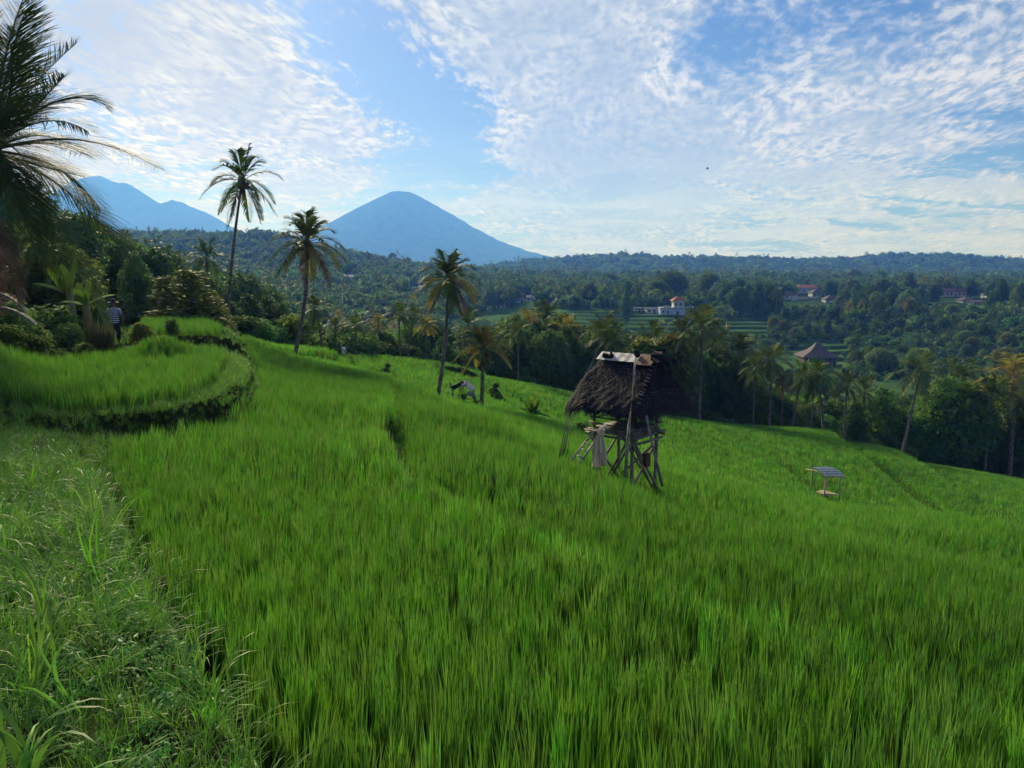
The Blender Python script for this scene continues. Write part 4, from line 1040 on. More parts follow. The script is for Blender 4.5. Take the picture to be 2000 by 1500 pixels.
# ------------------------------------------------------------------ far wood: uncountable crowns on the hills
def lowcrown(seed, palm=False):
    if palm:
        me = palm_crown_mesh(seed, 9, 2.6, 1.0, 6, MT['palm'], wid=.5); me.transform(Matrix.Translation((0, 0, 8))); return me
    lob = crown_lobes(seed, 4.0, 6.0, 1.0, 9); v, f = leaves(seed, lob, 9, 1.1, inner=.6, asp=1.3)
    return mesh_from('crown', v, f, MT['leafdark'] if seed % 2 else MT['leaf'])
LC = [lowcrown(500+i) for i in range(5)] + [lowcrown(520, True)]
def wood(seed, px0, px1, Y0, Y1, n, smin, smax, test=None):
    g = np.random.default_rng(seed); y = np.sqrt(g.uniform(Y0**2, Y1**2, n)); px = g.uniform(px0, px1, n); x = (px-1000)/F*y
    if test is not None: k = test(x, y, px); x, y = x[k], y[k]
    return x, y, g.uniform(smin, smax, len(x))
parts = []
parts.append(wood(1, -80, 620, 105, 420, 2600, .9, 1.35, lambda x, y, p: p < np.interp(y, [105, 200, 420], [560, 560, 640])))
parts.append(wood(2, -80, 1000, 420, 900, 6500, .8, 1.3))
parts.append(wood(3, 560, 860, 260, 430, 900, .8, 1.2))
parts.append(wood(4, 860, 2100, 470, 760, 5500, .8, 1.25))
parts.append(wood(7, 500, 2200, 760, 1300, 6000, 1.0, 1.9))
parts.append(wood(10, 1440, 1980, 405, 470, 500, .35, .6))
parts.append(wood(11, 1380, 2100, 290, 410, 1500, .28, .6))
parts.append(wood(13, 780, 1380, 372, 420, 500, .4, .9))
parts.append(wood(8, 1640, 2200, 330, 480, 900, .6, 1.1))
parts.append(wood(6, 900, 1400, 400, 470, 500, .8, 1.2))
x = np.concatenate([q[0] for q in parts]); y = np.concatenate([q[1] for q in parts]); s = np.concatenate([q[2] for q in parts])
z = ground(x, y)
parts3 = wood(12, 585, 2150, 96, 116, 260, .75, 1.0)
x = np.concatenate([x, parts3[0]]); y = np.concatenate([y, parts3[1]]); s = np.concatenate([s, parts3[2]])
x2, y2, s2 = wood(9, 960, 2150, 104, 345, 6500, .10, .48, lambda x, y, p: (y > np.interp(p, [980, 1450, 2000], [104, 150, 130])))
x = np.concatenate([x, x2]); y = np.concatenate([y, y2]); s = np.concatenate([s, s2]); z = ground(x, y)
# keep the houses in view
dep = y*cp - z*sp; PX = 1000+F*x/dep; PY = 750-F*(y*sp+z*cp)/dep; TOP = 750-F*(y*sp+(z+7.5*s)*cp)/dep
ok = np.ones(len(x), bool)
for a, b_, c, d in OPEN: ok &= ~((PX > a-3) & (PX < b_+3) & (PY > c) & (TOP < d))
x, y, z, s = x[ok], y[ok], z[ok], s[ok]
g = np.random.default_rng(77); n = len(x)
instancer('forest', np.stack([x, y, z-.5], -1), np.stack([np.zeros(n), np.zeros(n), g.uniform(0, 6.28, n)], -1), np.stack([s*g.uniform(.8, 1.3, n), s*g.uniform(.8, 1.3, n), s*g.uniform(.8, 1.25, n)], -1),
          np.where(g.uniform(0, 1, n) < .14, 5, g.integers(0, 5, n)), LC, 'continuous tropical wood covering the hills behind the fields', 'forest')
x, y, s = wood(5, -100, 2150, 1250, 1950, 15000, 1.0, 2.0)
n = len(x); z = ground(x, y)
instancer('forest', np.stack([x, y, z-.5], -1), np.stack([np.zeros(n), np.zeros(n), g.uniform(0, 6.28, n)], -1), np.stack([s*1.3, s*1.3, s*g.uniform(.7, 1.3, n)], -1),
          np.where(g.uniform(0, 1, n) < .08, 5, g.integers(0, 5, n)), LC, 'hazy blue wood on the long far ridge', 'forest')

# ------------------------------------------------------------------ thatched hut on stilts
def M_frame(o, ax, ay):
    ax = Vector(ax).normalized(); ay = Vector(ay).normalized()
    m = Matrix.Identity(4)
    for i in range(3): m[i][0] = ax[i]; m[i][1] = ay[i]; m[i][3] = o[i]
    m[0][2] = m[1][2] = 0; m[2][2] = 1
    return m
al = R(42); HX = Vector((math.cos(al), -math.sin(al), 0)); HY = Vector((math.sin(al), math.cos(al), 0))
ez = at(1235, 806, 18.0)[2]                       # eave height
FC = V(1237, 806, 18.0)                           # front corner of the eaves
A_l, B_l = 2.12, 2.78
hc = FC - HX*A_l/2 + HY*B_l/2
hgz = gz(hc.x, hc.y)
hut = tag(empty('field_hut', (hc.x, hc.y, hgz), -al), 'thatched hut on wooden stilts standing in the rice field', 'hut')
Hz = ez - hgz                                      # eave height above ground; local x along the eave, y to the back right
top_z = at(1232, 700, 19.2)[2] - hgz
def L2(a, b, z): return Vector((a, b, z))
ea, eb = A_l/2, B_l/2
def roofpt(u, v, over=0.0):
    """u,v in -1..1 over the eave rectangle -> point on the thatch: steep, slightly hollow hip roof with a short ridge along x"""
    rx = 0.72; k = max(abs(v), max(0, (abs(u)-rx)/(1-rx)))
    zz_ = Hz + (top_z - Hz)*(1-k)**0.92 - 0.05*math.sin(k*math.pi)
    e_ = max(abs(u), abs(v))**4; zz_ += e_*(.045*math.sin(u*9+v*7)+.03*math.sin(u*23-v*17)); q_ = 1 - .07*(abs(u)*abs(v))**3
    return L2(u*ea*q_*(1+.04*max(0, u)**3), v*eb*q_*(1+.06*max(0, v)**3), zz_ - (0.22 if u > 0 and v > 0 else 0.10)*(abs(u)**6)*(abs(v)**6))
# thatch body: a closed sheet with real thickness
tb = MB(); N_ = 36
top, bot = [], []
for i in range(N_+1):
    for j in range(N_+1):
        u, v = -1+2*i/N_, -1+2*j/N_
        p = roofpt(u, v); jit = 0.018*math.sin(i*3.7+j*5.1)+0.016*math.sin(i*9.1-j*4.3)
        top.append(p + Vector((0, 0, jit))); bot.append(p*1.0 - Vector((0, 0, .13)))
nn = (N_+1)**2
fs = []
for i in range(N_):
    for j in range(N_):
        a = i*(N_+1)+j; fs.append((a, a+N_+1, a+N_+2, a+1)); fs.append((a+nn, a+1+nn, a+N_+2+nn, a+N_+1+nn))
rim = [i*(N_+1) for i in range(N_+1)] + [N_*(N_+1)+j for j in range(1, N_+1)] + [i*(N_+1)+N_ for i in range(N_-1, -1, -1)] + [j for j in range(N_-1, 0, -1)]
for a, b in zip(rim, rim[1:]+rim[:1]): fs.append((a, b, b+nn, a+nn))
tb.add(top+bot, fs)
roof = tb.build('roof', MT['thatch'], hut)
# straw laid down the slopes and hanging as a ragged fringe
def straw(seed, n, l0, l1, wid, fringe=False, side=None):
    g = random.Random(seed); v, f = [], []
    for _ in range(n):
        if fringe:
            s_ = g.choice([0, 1, 2, 3]) if side is None else side; t = g.uniform(-1, 1)
            u, w_ = [(t, -1), (1, t), (t, 1), (-1, t)][s_]; u *= g.uniform(.9, 1.0); w_ *= g.uniform(.9, 1.0)
        else: u, w_ = g.uniform(-1, 1), g.uniform(-1, 1)
        p = roofpt(u, w_) + Vector((0, 0, .012)); rx = .72
        if abs(w_) >= max(0, (abs(u)-rx)/(1-rx)): dn_ = Vector((u*.25, math.copysign(1, w_), 0))
        else: dn_ = Vector((math.copysign(1, u), w_*.3, 0))
        dn_.normalize()
        if fringe: d = (dn_*g.uniform(.15, .95) + Vector((g.uniform(-.15, .15), g.uniform(-.15, .15), -1))).normalized()
        else:
            e = .03; q = roofpt(max(-1, min(1, u+dn_.x*e)), max(-1, min(1, w_+dn_.y*e))); d = (q - roofpt(u, w_))
            if d.length < 1e-5: continue
            d.normalize(); d = (d + Vector((g.gauss(0, .35), g.gauss(0, .35), g.uniform(0.0, .42)))).normalized()
        l = g.uniform(l0, l1); sd_ = d.cross(Vector((0, 0, 1)) if abs(d.z) < .9 else dn_).normalized()*wid*g.uniform(.6, 1.3)
        k = len(v); bend = Vector((0, 0, -.12*l))
        v += [p-sd_, p+sd_, p+d*l*.6+sd_*.7, p+d*l*.6-sd_*.7, p+d*l+bend]
        f += [(k, k+1, k+2), (k, k+2, k+3), (k+3, k+2, k+4)]
    return v, f
for nm, args in (('thatch_straw', (1, 15000, .08, .22, .0085)), ('thatch_straw', (2, 5200, .10, .34, .009, True))):
    v, f = straw(*args); 
    if nm == 'thatch_straw' and len(args) > 5:
        v2, f2 = straw(3, 1900, .25, .60, .008, True, 1); f2 = [tuple(i+len(v) for i in q) for q in f2]; v += v2; f += f2
        nm = 'eave_fringe'
    o = obj(nm, mesh_from(nm, v, f, MT['straw']), roof)
# hip straps: pale stubs of thatch laths showing on the right front hip
lb = MB()
for i in range(12):
    t = 0.10 + .80*i/12; p = roofpt(1-(.28*(1-t)), -t) + Vector((0, 0, .03))
    lb.tube([p - Vector((.07, 0, -.015)), p + Vector((.07, -.02, -.01))], .010, 5)
lb.build('lath', MT['pole'], roof)
# metal ridge cover
rl = MB(); rz_ = top_z + .05
x0, x1 = -ea*.80, ea*.80
for sgn in (-1, 1):
    nseg = 26
    for k in range(nseg):
        xa, xb = x0+(x1-x0)*k/nseg, x0+(x1-x0)*(k+1)/nseg; wa, wb = .004*math.sin(k*1.57), .004*math.sin((k+1)*1.57)
        rl.slab([(xa, 0, rz_+.02+wa), (xb, 0, rz_+.02+wb), (xb, sgn*.27, rz_-.16+wb), (xa, sgn*.27, rz_-.16+wa)][::sgn], .006)
rl.build('ridge_sheet', MT['tin'], hut)
r2 = MB(); r2.slab([(x1-.42, -.02, rz_+.04), (x1+.05, -.02, rz_+.03), (x1+.02, -.40, rz_-.20), (x1-.45, -.38, rz_-.20)], .01); 
r2.tube([(x1-.10, -.02, rz_+.08), (x1+.10, 0.02, rz_+.07)], .045, 8); r2.build('ridge_patch', MT['rust'], hut)
r3 = MB(); r3.tube([(x1-.52, -.13, rz_+.00), (x1-.50, -.20, rz_+.07)], .075, 12); r3.tube([(x0+.18, -.22, rz_-.05), (x0+.44, -.14, rz_-.10)], [.06, .085], 8); r3.tube([(x0+.36, -.12, rz_+.03), (x0+.42, -.20, rz_-.07)], [.03, .07], 8)
r3.build('ridge_weight', MT['black'], hut)
gb = MB()   # drooping fronds tied over the right gable
for k in range(16):
    a = -0.5+k/16; gb.tube([(x1-.02, a*.5, rz_-.02), (x1+.22+.1*abs(a), a*.9, rz_-.10), (x1+.34+.1*math.sin(k), a*1.5, rz_-.42-.1*(k % 3))], [.02, .016, .004], 4, False)
gb.tube([(x1-.12, -.1, rz_-.06), (x1+.14, 0, rz_-.04), (x1+.30, .05, rz_-.20)], [.15, .13, .05], 8)
gb.build('gable_cover', MT['thatch'], hut)
# posts, rails, floor
pa, pb = 1.16/2, 1.12/2; fz = at(1232, 858, 18.3)[2] - hgz
pc = MB()
pin = -.18   # the frame stands a little towards the front left corner
corners = {'fl': (-pa+.05, -pb-.2), 'fr': (pa+.05, -pb-.2), 'br': (pa+.05, pb-.2), 'bl': (-pa+.05, pb-.2)}
def gl(p):   # ground height below a local point
    wpt = hut.matrix_world @ Vector(p) if False else (Vector((hc.x, hc.y, hgz)) + HX*p[0] + HY*p[1])
    return gz(wpt.x, wpt.y) - hgz
for k, (a, b) in corners.items():
    m = MB(); lean = .05 if a > 0 else -.03
    g0 = gl((a, b, 0)); m.tube([(a-lean, b, g0-.35), (a, b+.02, fz*.5), (a+.01, b, fz+.1), (a, b, Hz+.30)], [.050, .045, .043, .036], 8); m.build('post', MT['bamboo'], hut, True)
fl = MB(); rn = random.Random(4)
for i in range(15):
    y_ = -pb-.32 + i*.092; fl.tube([(-pa-.12+rn.uniform(-.08, .08), y_, fz+rn.uniform(-.01, .02)), (pa+.22+rn.uniform(-.1, .12), y_+rn.uniform(-.03, .03), fz+rn.uniform(-.02, .02))], .030, 6)
fl.build('floor', MT['bamboo'], hut, True)
def rails(name, segs, r, m=MT['bamboo']):
    for a, b in segs:
        q = MB(); q.tube([a, Vector(a).lerp(Vector(b), .5)+Vector((0, 0, -.015)), b], [r, r*.95, r*.9], 7); q.build(name, m, hut, True)
y0, y1 = -pb-.25, pb-.15; xL, xR = -pa+.02, pa+.08
rails('beam', [((xL-.2, y0, fz-.09), (xR+.15, y0, fz-.11)), ((xR, y0-.2, fz-.10), (xR, y1+.35, fz-.08)), ((xL, y0-.1, fz-.09), (xL, y1+.2, fz-.1)), ((xL-.1, y1, fz-.09), (xR+.2, y1, fz-.1)),
               ((xR, y0-.1, fz-.24), (xR, y1+.2, fz-.24))], .038)
rails('rail', [((xL-.1, y0, fz+.20), (xR+.05, y0, fz+.17)), ((xL-.05, y0, fz+.34), (xR+.05, y0, fz+.37)), ((xR, y0-.05, fz+.13), (xR, y1+.2, fz+.16)), ((xR, y0, fz+.38), (xR, y1+.1, fz+.36)),
               ((xL, y0, fz+.3), (xL, y1, fz+.33)), ((xL, y1, fz+.36), (xR, y1, fz+.34)), ((xL-.2, y0, Hz-.03), (xR+.2, y0, Hz-.06)), ((xR, y0-.2, Hz+.02), (xR, y1+.2, Hz+.0)),
               ((xL, y0-.1, Hz), (xL, y1+.2, Hz)), ((xL-.1, y1, Hz), (xR+.1, y1, Hz))], .022)
bd = MB(); bd.box((xL+.1, y0-.02, fz+.04), (xR-.02, y0+.02, fz+.10)); bd.box((xR-.02, y0, fz-.03), (xR+.02, y1, fz+.07)); bd.box((xR-.02, y0+.1, fz+.10), (xR+.015, y1-.1, fz+.155)); bd.build('floor_board', MT['bamboo'], hut)
def br(a, b): 
    pa_, pb_ = Vector(a), Vector(b); return (pa_, pb_)
gR0 = gl((xR, y0, 0)); gR1 = gl((xR, y1, 0)); gL0 = gl((xL, y0, 0)); gL1 = gl((xL, y1, 0))
rails('brace', [((xR+.05, y0-.05, fz-.18), (xR+.05, y1+.05, gR1-.1)), ((xR-.05, y1+.05, fz-.30), (xR+.0, y0-.10, gR0+.18)), ((xR+.02, y0+.10, fz-.20), (xR+.02, y1+.0, gR1+.25)),
                ((xR-.1, y0-.05, fz-.15), (xL+.45, y0-.05, gL0+.1)), ((xR-.02, y0-.06, fz-.22), (xL+.52, y0-.10, gL0+.02)), ((xL+.05, y0, fz-.35), (xL+.4, y0, gL0)),
                ((xL, y0, fz-.2), (xL, y1, gL1+.1)), ((xL, y1, fz-.3), (xL, y0, gL0+.1)), ((xL, y1, fz-.2), (xR, y1, gR1+.1)), ((xR, y1, fz-.3), (xL, y1, gL1+.1))], .034)
mx_ = MB(); cxy = (xR+.075, (y0+y1)/2-.02, fz*.5+.16)
mx_.box((cxy[0]-.10, cxy[1]-.09, cxy[2]-.22), (cxy[0]+.05, cxy[1]+.10, cxy[2]+.10)); mx_.box((cxy[0]-.05, cxy[1]-.13, cxy[2]-.10), (cxy[0]+.065, cxy[1]+.02, cxy[2]+.15)); mx_.build('lashing', MT['strap'], hut)
dk = MB(); 
for k in range(7): dk.slab([(xL+.2+.12*k, y0+.3+.02*k, fz+.05), (xL+.5+.12*k, y0+.25, fz+.07), (xL+.62+.12*k, y0+.85, fz+.20+.02*(k % 3)), (xL+.3+.12*k, y0+.9, fz+.16)], .02)
dk.build('stored_planks', MT['bamboo'], hut)

def wpole(name, pts, rad, m, label, cat, group=None):
    p0 = Vector(pts[0]); q = MB(); q.tube([Vector(p)-p0 for p in pts], rad, 7)
    o = q.build(name, m, None, True); o.location = p0; tag(o, label, cat, group); return o
wpole('bamboo_pole', [V(1221,932,17.4), V(1229,830,17.5), V(1238,740,17.75), V(1241,697,18.1)], [.042,.036,.028,.016], MT['pole'], 'long pale bamboo pole leaning upright against the front corner of the thatched hut', 'pole')
wpole('bamboo_pole', [V(1294,950,17.3), V(1277,880,17.5), V(1262,812,17.9)], [.035,.032,.028], MT['bamboo'], 'slanting grey pole propped against the right face of the hut below the eaves', 'pole')
for i, (x0_, y0_, x1_, y1_, lab) in enumerate([(1093,880,1117,792,'leftmost of the thin poles leaning under the left eave of the hut'),(1097,879,1121,794,'second of the thin poles under the left eave of the hut'),(1101,876,1126,796,'third of the thin poles under the left eave of the hut'),(1106,882,1128,800,'thin crooked stick right of the three poles under the left eave')]):
    wpole('bamboo_pole', [V(x0_, y0_+12, 19.4), V((x0_+x1_)/2-2, (y0_+y1_)/2, 19.5), V(x1_, y1_-10, 19.6)], [.017,.014,.009] if i < 3 else [.009,.008,.006], MT['bamboo'], lab, 'pole', 'thin poles leaning at the left of the hut')
# ladder
la = V(1128, 893, 18.1); lad = tag(empty('ladder', la), 'short bamboo ladder leaning on the left post of the thatched hut', 'ladder')
ra = [V(1124,889,18.1)-la, V(1160,842,18.6)-la]; rb = [V(1139,896,17.8)-la, V(1169,850,18.35)-la]
for r_ in (ra, rb):
    q = MB(); q.tube([r_[0]-(r_[1]-r_[0])*.25, r_[1]], [.032,.026], 7); q.build('side_rail', MT['pole'], lad, True)
for t in (.02, .28, .54, .80):
    q = MB(); q.tube([ra[0].lerp(ra[1], t)+(ra[0]-rb[0])*.1, rb[0].lerp(rb[1], t)-(ra[0]-rb[0])*.1], .018, 6); q.build('rung', MT['bamboo'], lad, True)
# tan cloth hanging over the rail on the front left
cv, cf = [], []; nu, nv_ = 15, 22
co = V(1174, 840, 17.95)
for j in range(nv_+1):
    t = j/nv_; py = 838 + 74*t; pxl = 1162 + 6*(math.exp(-((t-.15)/.12)**2)) - 6*t; pxr = 1184 + 1*t - 5*math.exp(-((t-.22)/.2)**2)
    for i in range(nu+1):
        s_ = i/nu; px = pxl + (pxr-pxl)*s_ ; dpt = 17.95 + .05*math.sin(s_*17+t*2)*(.3+t) + .03*math.sin(s_*31)
        if t > .62 and abs(s_-.62) < .09*(t-.62)/.38+.01: dpt += .10
        cv.append(V(px, py + 3*math.sin(s_*6)*(t > .9), dpt) - co)
for j in range(nv_):
    for i in range(nu):
        a = j*(nu+1)+i; cf.append((a, a+1, a+nu+2, a+nu+1))
me = mesh_from('cloth', cv, cf, MT['cloth'], True); cl = obj('cloth', me); cl.location = co
sd = cl.modifiers.new('thickness', 'SOLIDIFY'); sd.thickness = .006
tag(cl, 'tan cloth draped from the left front corner of the hut floor', 'cloth')
q = MB(); q.tube([V(1171,838,18.0)-co, V(1182,832,18.15)-co, V(1188,840,18.3)-co], [.03,.05,.02], 7); fo = q.build('knot', MT['cloth'], cl, True)

# ------------------------------------------------------------------ small open shelter on the lower terrace
sh0 = V(1614, 962, 44.0); sgz = gz(sh0.x, sh0.y)
sh = tag(empty('field_shelter', (sh0.x, sh0.y, sgz)), 'small open shelter with four pale posts on the lower right terrace', 'shelter')
def S(px, py, Y_): return V(px, py, Y_) - Vector((sh0.x, sh0.y, sgz))
for (xa, ya, xb, yb, Yq) in ((1585,958,1586,920,44.6),(1640,970,1641,934,43.4),(1611,964,1612,926,43.0),(1614,956,1616,921,45.2)):
    a, b = S(xa, ya, Yq), S(xb, yb, Yq); a.z = gz(a.x+sh0.x, a.y+sh0.y) - sgz - .3
    q = MB(); q.tube([a, b], [.042,.036], 6); q.build('post', MT['newwood'], sh, True)
q = MB(); q.slab([S(1594,959,44.4), S(1609,957,45.0), S(1640,966,43.9), S(1613,964,42.9)][::-1], .07); q.build('floor', MT['newwood'], sh)
q = MB(); n_s = 14
A0, A1, B0, B1 = S(1575,914,44.6), S(1611,912,46.2), S(1612,930,42.8), S(1652,931,44.2)
for k in range(n_s):
    t0, t1 = k/n_s, (k+1)/n_s; d = Vector((0, 0, .03*(k % 2)))
    c0 = Vector((0, 0, .18*math.sin(math.pi*t0))); c1 = Vector((0, 0, .18*math.sin(math.pi*t1)))
    q.slab([A0.lerp(B0, t0)+c0+d, A0.lerp(B0, t1)+c1+d, A1.lerp(B1, t1)+c1+d, A1.lerp(B1, t0)+c0+d], .02)
q.build('roof', MT['tarp'], sh)
q = MB(); q.tube([A0-Vector((0,0,.08)), (A0+B0)/2+Vector((0,0,.08)), B0-Vector((0,0,.08)), (B0+B1)/2-Vector((0,0,.02)), B1-Vector((0,0,.1))], .03, 6); q.build('roof_pole', MT['newwood'], sh, True)

# ------------------------------------------------------------------ collapsed field hut and things in the middle of the fields
ch0 = V(903, 772, 37.0); cgz = gz(ch0.x, ch0.y)
chh = tag(empty('collapsed_hut', (ch0.x, ch0.y, cgz)), 'small slumped field hut with bent zinc roof between the two yellowing palms', 'hut')
def Cc(px, py, Y_): return V(px, py, Y_*.74) - Vector((ch0.x, ch0.y, cgz)) + Vector((0, 0, .06))
q = MB(); q.slab([Cc(881,757,49.4), Cc(905,746,50.6), Cc(911,751,51), Cc(887,764,49.6)][::-1], .04); q.build('roof', MT['black'], chh)
q = MB(); q.slab([Cc(903,746,50.4), Cc(914,747,51.4), Cc(929,763,50.6), Cc(915,764,49.4)], .03); q.build('roof_sheet', MT['tarp'], chh)
q = MB(); q.slab([Cc(878,748,49.6), Cc(881,750,49.6), Cc(883,764,49.6), Cc(880,764,49.6)], .04); q.build('board', MT['pole'], chh)
for (xa, ya, xb, yb) in ((884,776,885,757),(903,780,903,752),(925,782,926,764),(895,776,911,747)):
    q = MB(); q.tube([Cc(xa, ya, 50), Cc(xb, yb, 50)], .045, 6); q.build('post', MT['pole'], chh, True)
q = MB(); 
for k in range(5): q.slab([Cc(912+3*k,768+2*k,49.6), Cc(922+2*k,766+3*k,50.3), Cc(924+2*k,772+2*k,50.1), Cc(914+2*k,775+k,49.5)], .04)
q.build('rubble', MT['tarp'], chh)
def banana(px, py, Yb_, h, n, seed, label, ll=1.3, spread=1.0, group=None):
    b = V(px, py, Yb_); b.z = gz(b.x, b.y); r = tag(empty('banana_plant', b), label, 'plant', group)
    q = MB(); q.tube([(0,0,-.3),(0.02,0,h*.35),(0,.03,h*.62)], [h*.075,h*.06,h*.03], 9); q.build('stem', MT['bananastem'], r, True)
    g = random.Random(seed)
    for k in range(n):
        a = k*2.4+g.uniform(-.3,.3); e = R(78 - 62*spread*(k/n)); L = ll*g.uniform(.85,1.1); d = Vector((math.cos(a)*math.cos(e), math.sin(a)*math.cos(e), math.sin(e)))
        v, f = [], []; base = Vector((0,0,h*.55)); side = Vector((-math.sin(a), math.cos(a), 0)); m_ = 9
        for i in range(m_+1):
            t = i/m_; p = base + d*L*t + Vector((0,0,-L*.42*t*t*math.cos(e)*1.2)); wv = L*.15*math.sin(math.pi*min(1,t*.93+.07))**.6*(1+.10*math.sin(i*2.3+k))*(0 if t < .1 else 1) + .012
            v += [p - side*wv + Vector((0,0,-wv*.3)), p, p + side*wv + Vector((0,0,-wv*.3))]
        for i in range(m_):
            o = i*3; f += [(o,o+1,o+4,o+3),(o+1,o+2,o+5,o+4)]
        obj('leaf', mesh_from('leaf', v, f, MT['banana'], True), r)
    return r
banana(1040,797,40,1.5,15,5,'banana plant with a rosette of leaves standing alone left of the hut',1.15)
banana(140,640,33,3.4,5,6,'tall banana plant behind the sweeping palm fronds at the left',1.9,.8)
banana(172,660,31,2.7,5,7,'banana plant with one broad sunlit leaf left of the person',1.5,1.0)
banana(905,776,35.8,.9,6,8,'small banana shoots growing over the slumped field hut',.8)
banana(930,782,36.2,.7,5,9,'banana shoots at the right end of the slumped field hut',.6)
for (px, py, Y_, s_, lab) in ((968,756,52,.13,'grey green bush on the small mound right of the short golden palm'),(757,724,48,.10,'small scrubby bush on the terrace edge left of the tall yellowing palm'),(683,716,51,.14,'low tangled bush in front of the person in the white shirt'),
                          (1008,792,44,.16,'tiny weed clump left of the lone banana plant'),(1137,805,30,.22,'green shrub under the left eave of the hut'),(320,668,23.0,.14,'rounded grass tussock below the upper terrace'),
                          (1250,718,92,.5,'tree')):
    if lab == 'tree': continue
    p = at(px, py, Y_); put_tree('bush', p[0], Y_, s_, lab, None, None, 1.3)

# dry fan and small cropped shrub by the person
p = V(276, 672, 27.5); r = put_tree('young', p.x, p.y, .125, 'small cropped shrub with yellow green top on a pale stem right of the person', None, None, 1.0)
p = at(196, 640, 26.0); q_v, q_f = blades(700, 420, (.8, 1.35), .022, .42, (.0, .25), (-.2, .3), 4); gzz = gz(p[0], p[1])
o = obj('dry_reed_clump', mesh_from('dry_reed_clump', q_v, q_f, MT['drygrass'])); o.location = (p[0], p[1], gzz); tag(o, 'pale dry reed clump standing beside the person in the striped shirt', 'reeds')

# hillside plants at the far left
g = random.Random(91)
hl = ['leafy bush on the left slope, %s' % w_ for w_ in ('nearest the palm trunk', 'just right of the bleached fronds', 'above the bleached fronds', 'beside the dry reed clump', 'at the top of the slope', 'under the hanging brown fronds', 'at the edge of the raised rice terrace', 'left of the banana plant')]
for i, (px, py, Y_, s_) in enumerate([(12,690,20.5,.26),(62,690,21.5,.22),(60,650,24,.34),(165,672,25,.16),(110,630,29,.5),(20,640,23,.4),(110,700,21.5,.16),(130,655,28,.3)]):
    p = at(px, py, Y_); put_tree('bush', p[0], Y_, s_, hl[i], 'bushes on the left slope', None, 1.2)
for i, (xa, ya, xb, yb, lab) in enumerate([(-30,570,48,606,'upper bleached fallen frond under the big near palm'),(-20,600,68,632,'lower bleached fallen frond under the big near palm')]):
    v, f = [], []; b0 = V(xa, ya, 19.5); frond(v, f, (0,0,0), V((xa+xb)/2, min(ya,yb)-8, 19.4)-b0, V(xb, yb, 19.2)-b0, .45, 34, .5, 30+i, wid=.05, rw=.05, vee=.0, seg=3)
    o = obj('fallen_frond', mesh_from('fallen_frond', np.concatenate(v), np.concatenate(f), MT['silver'])); o.location = b0; tag(o, lab, 'palm frond')

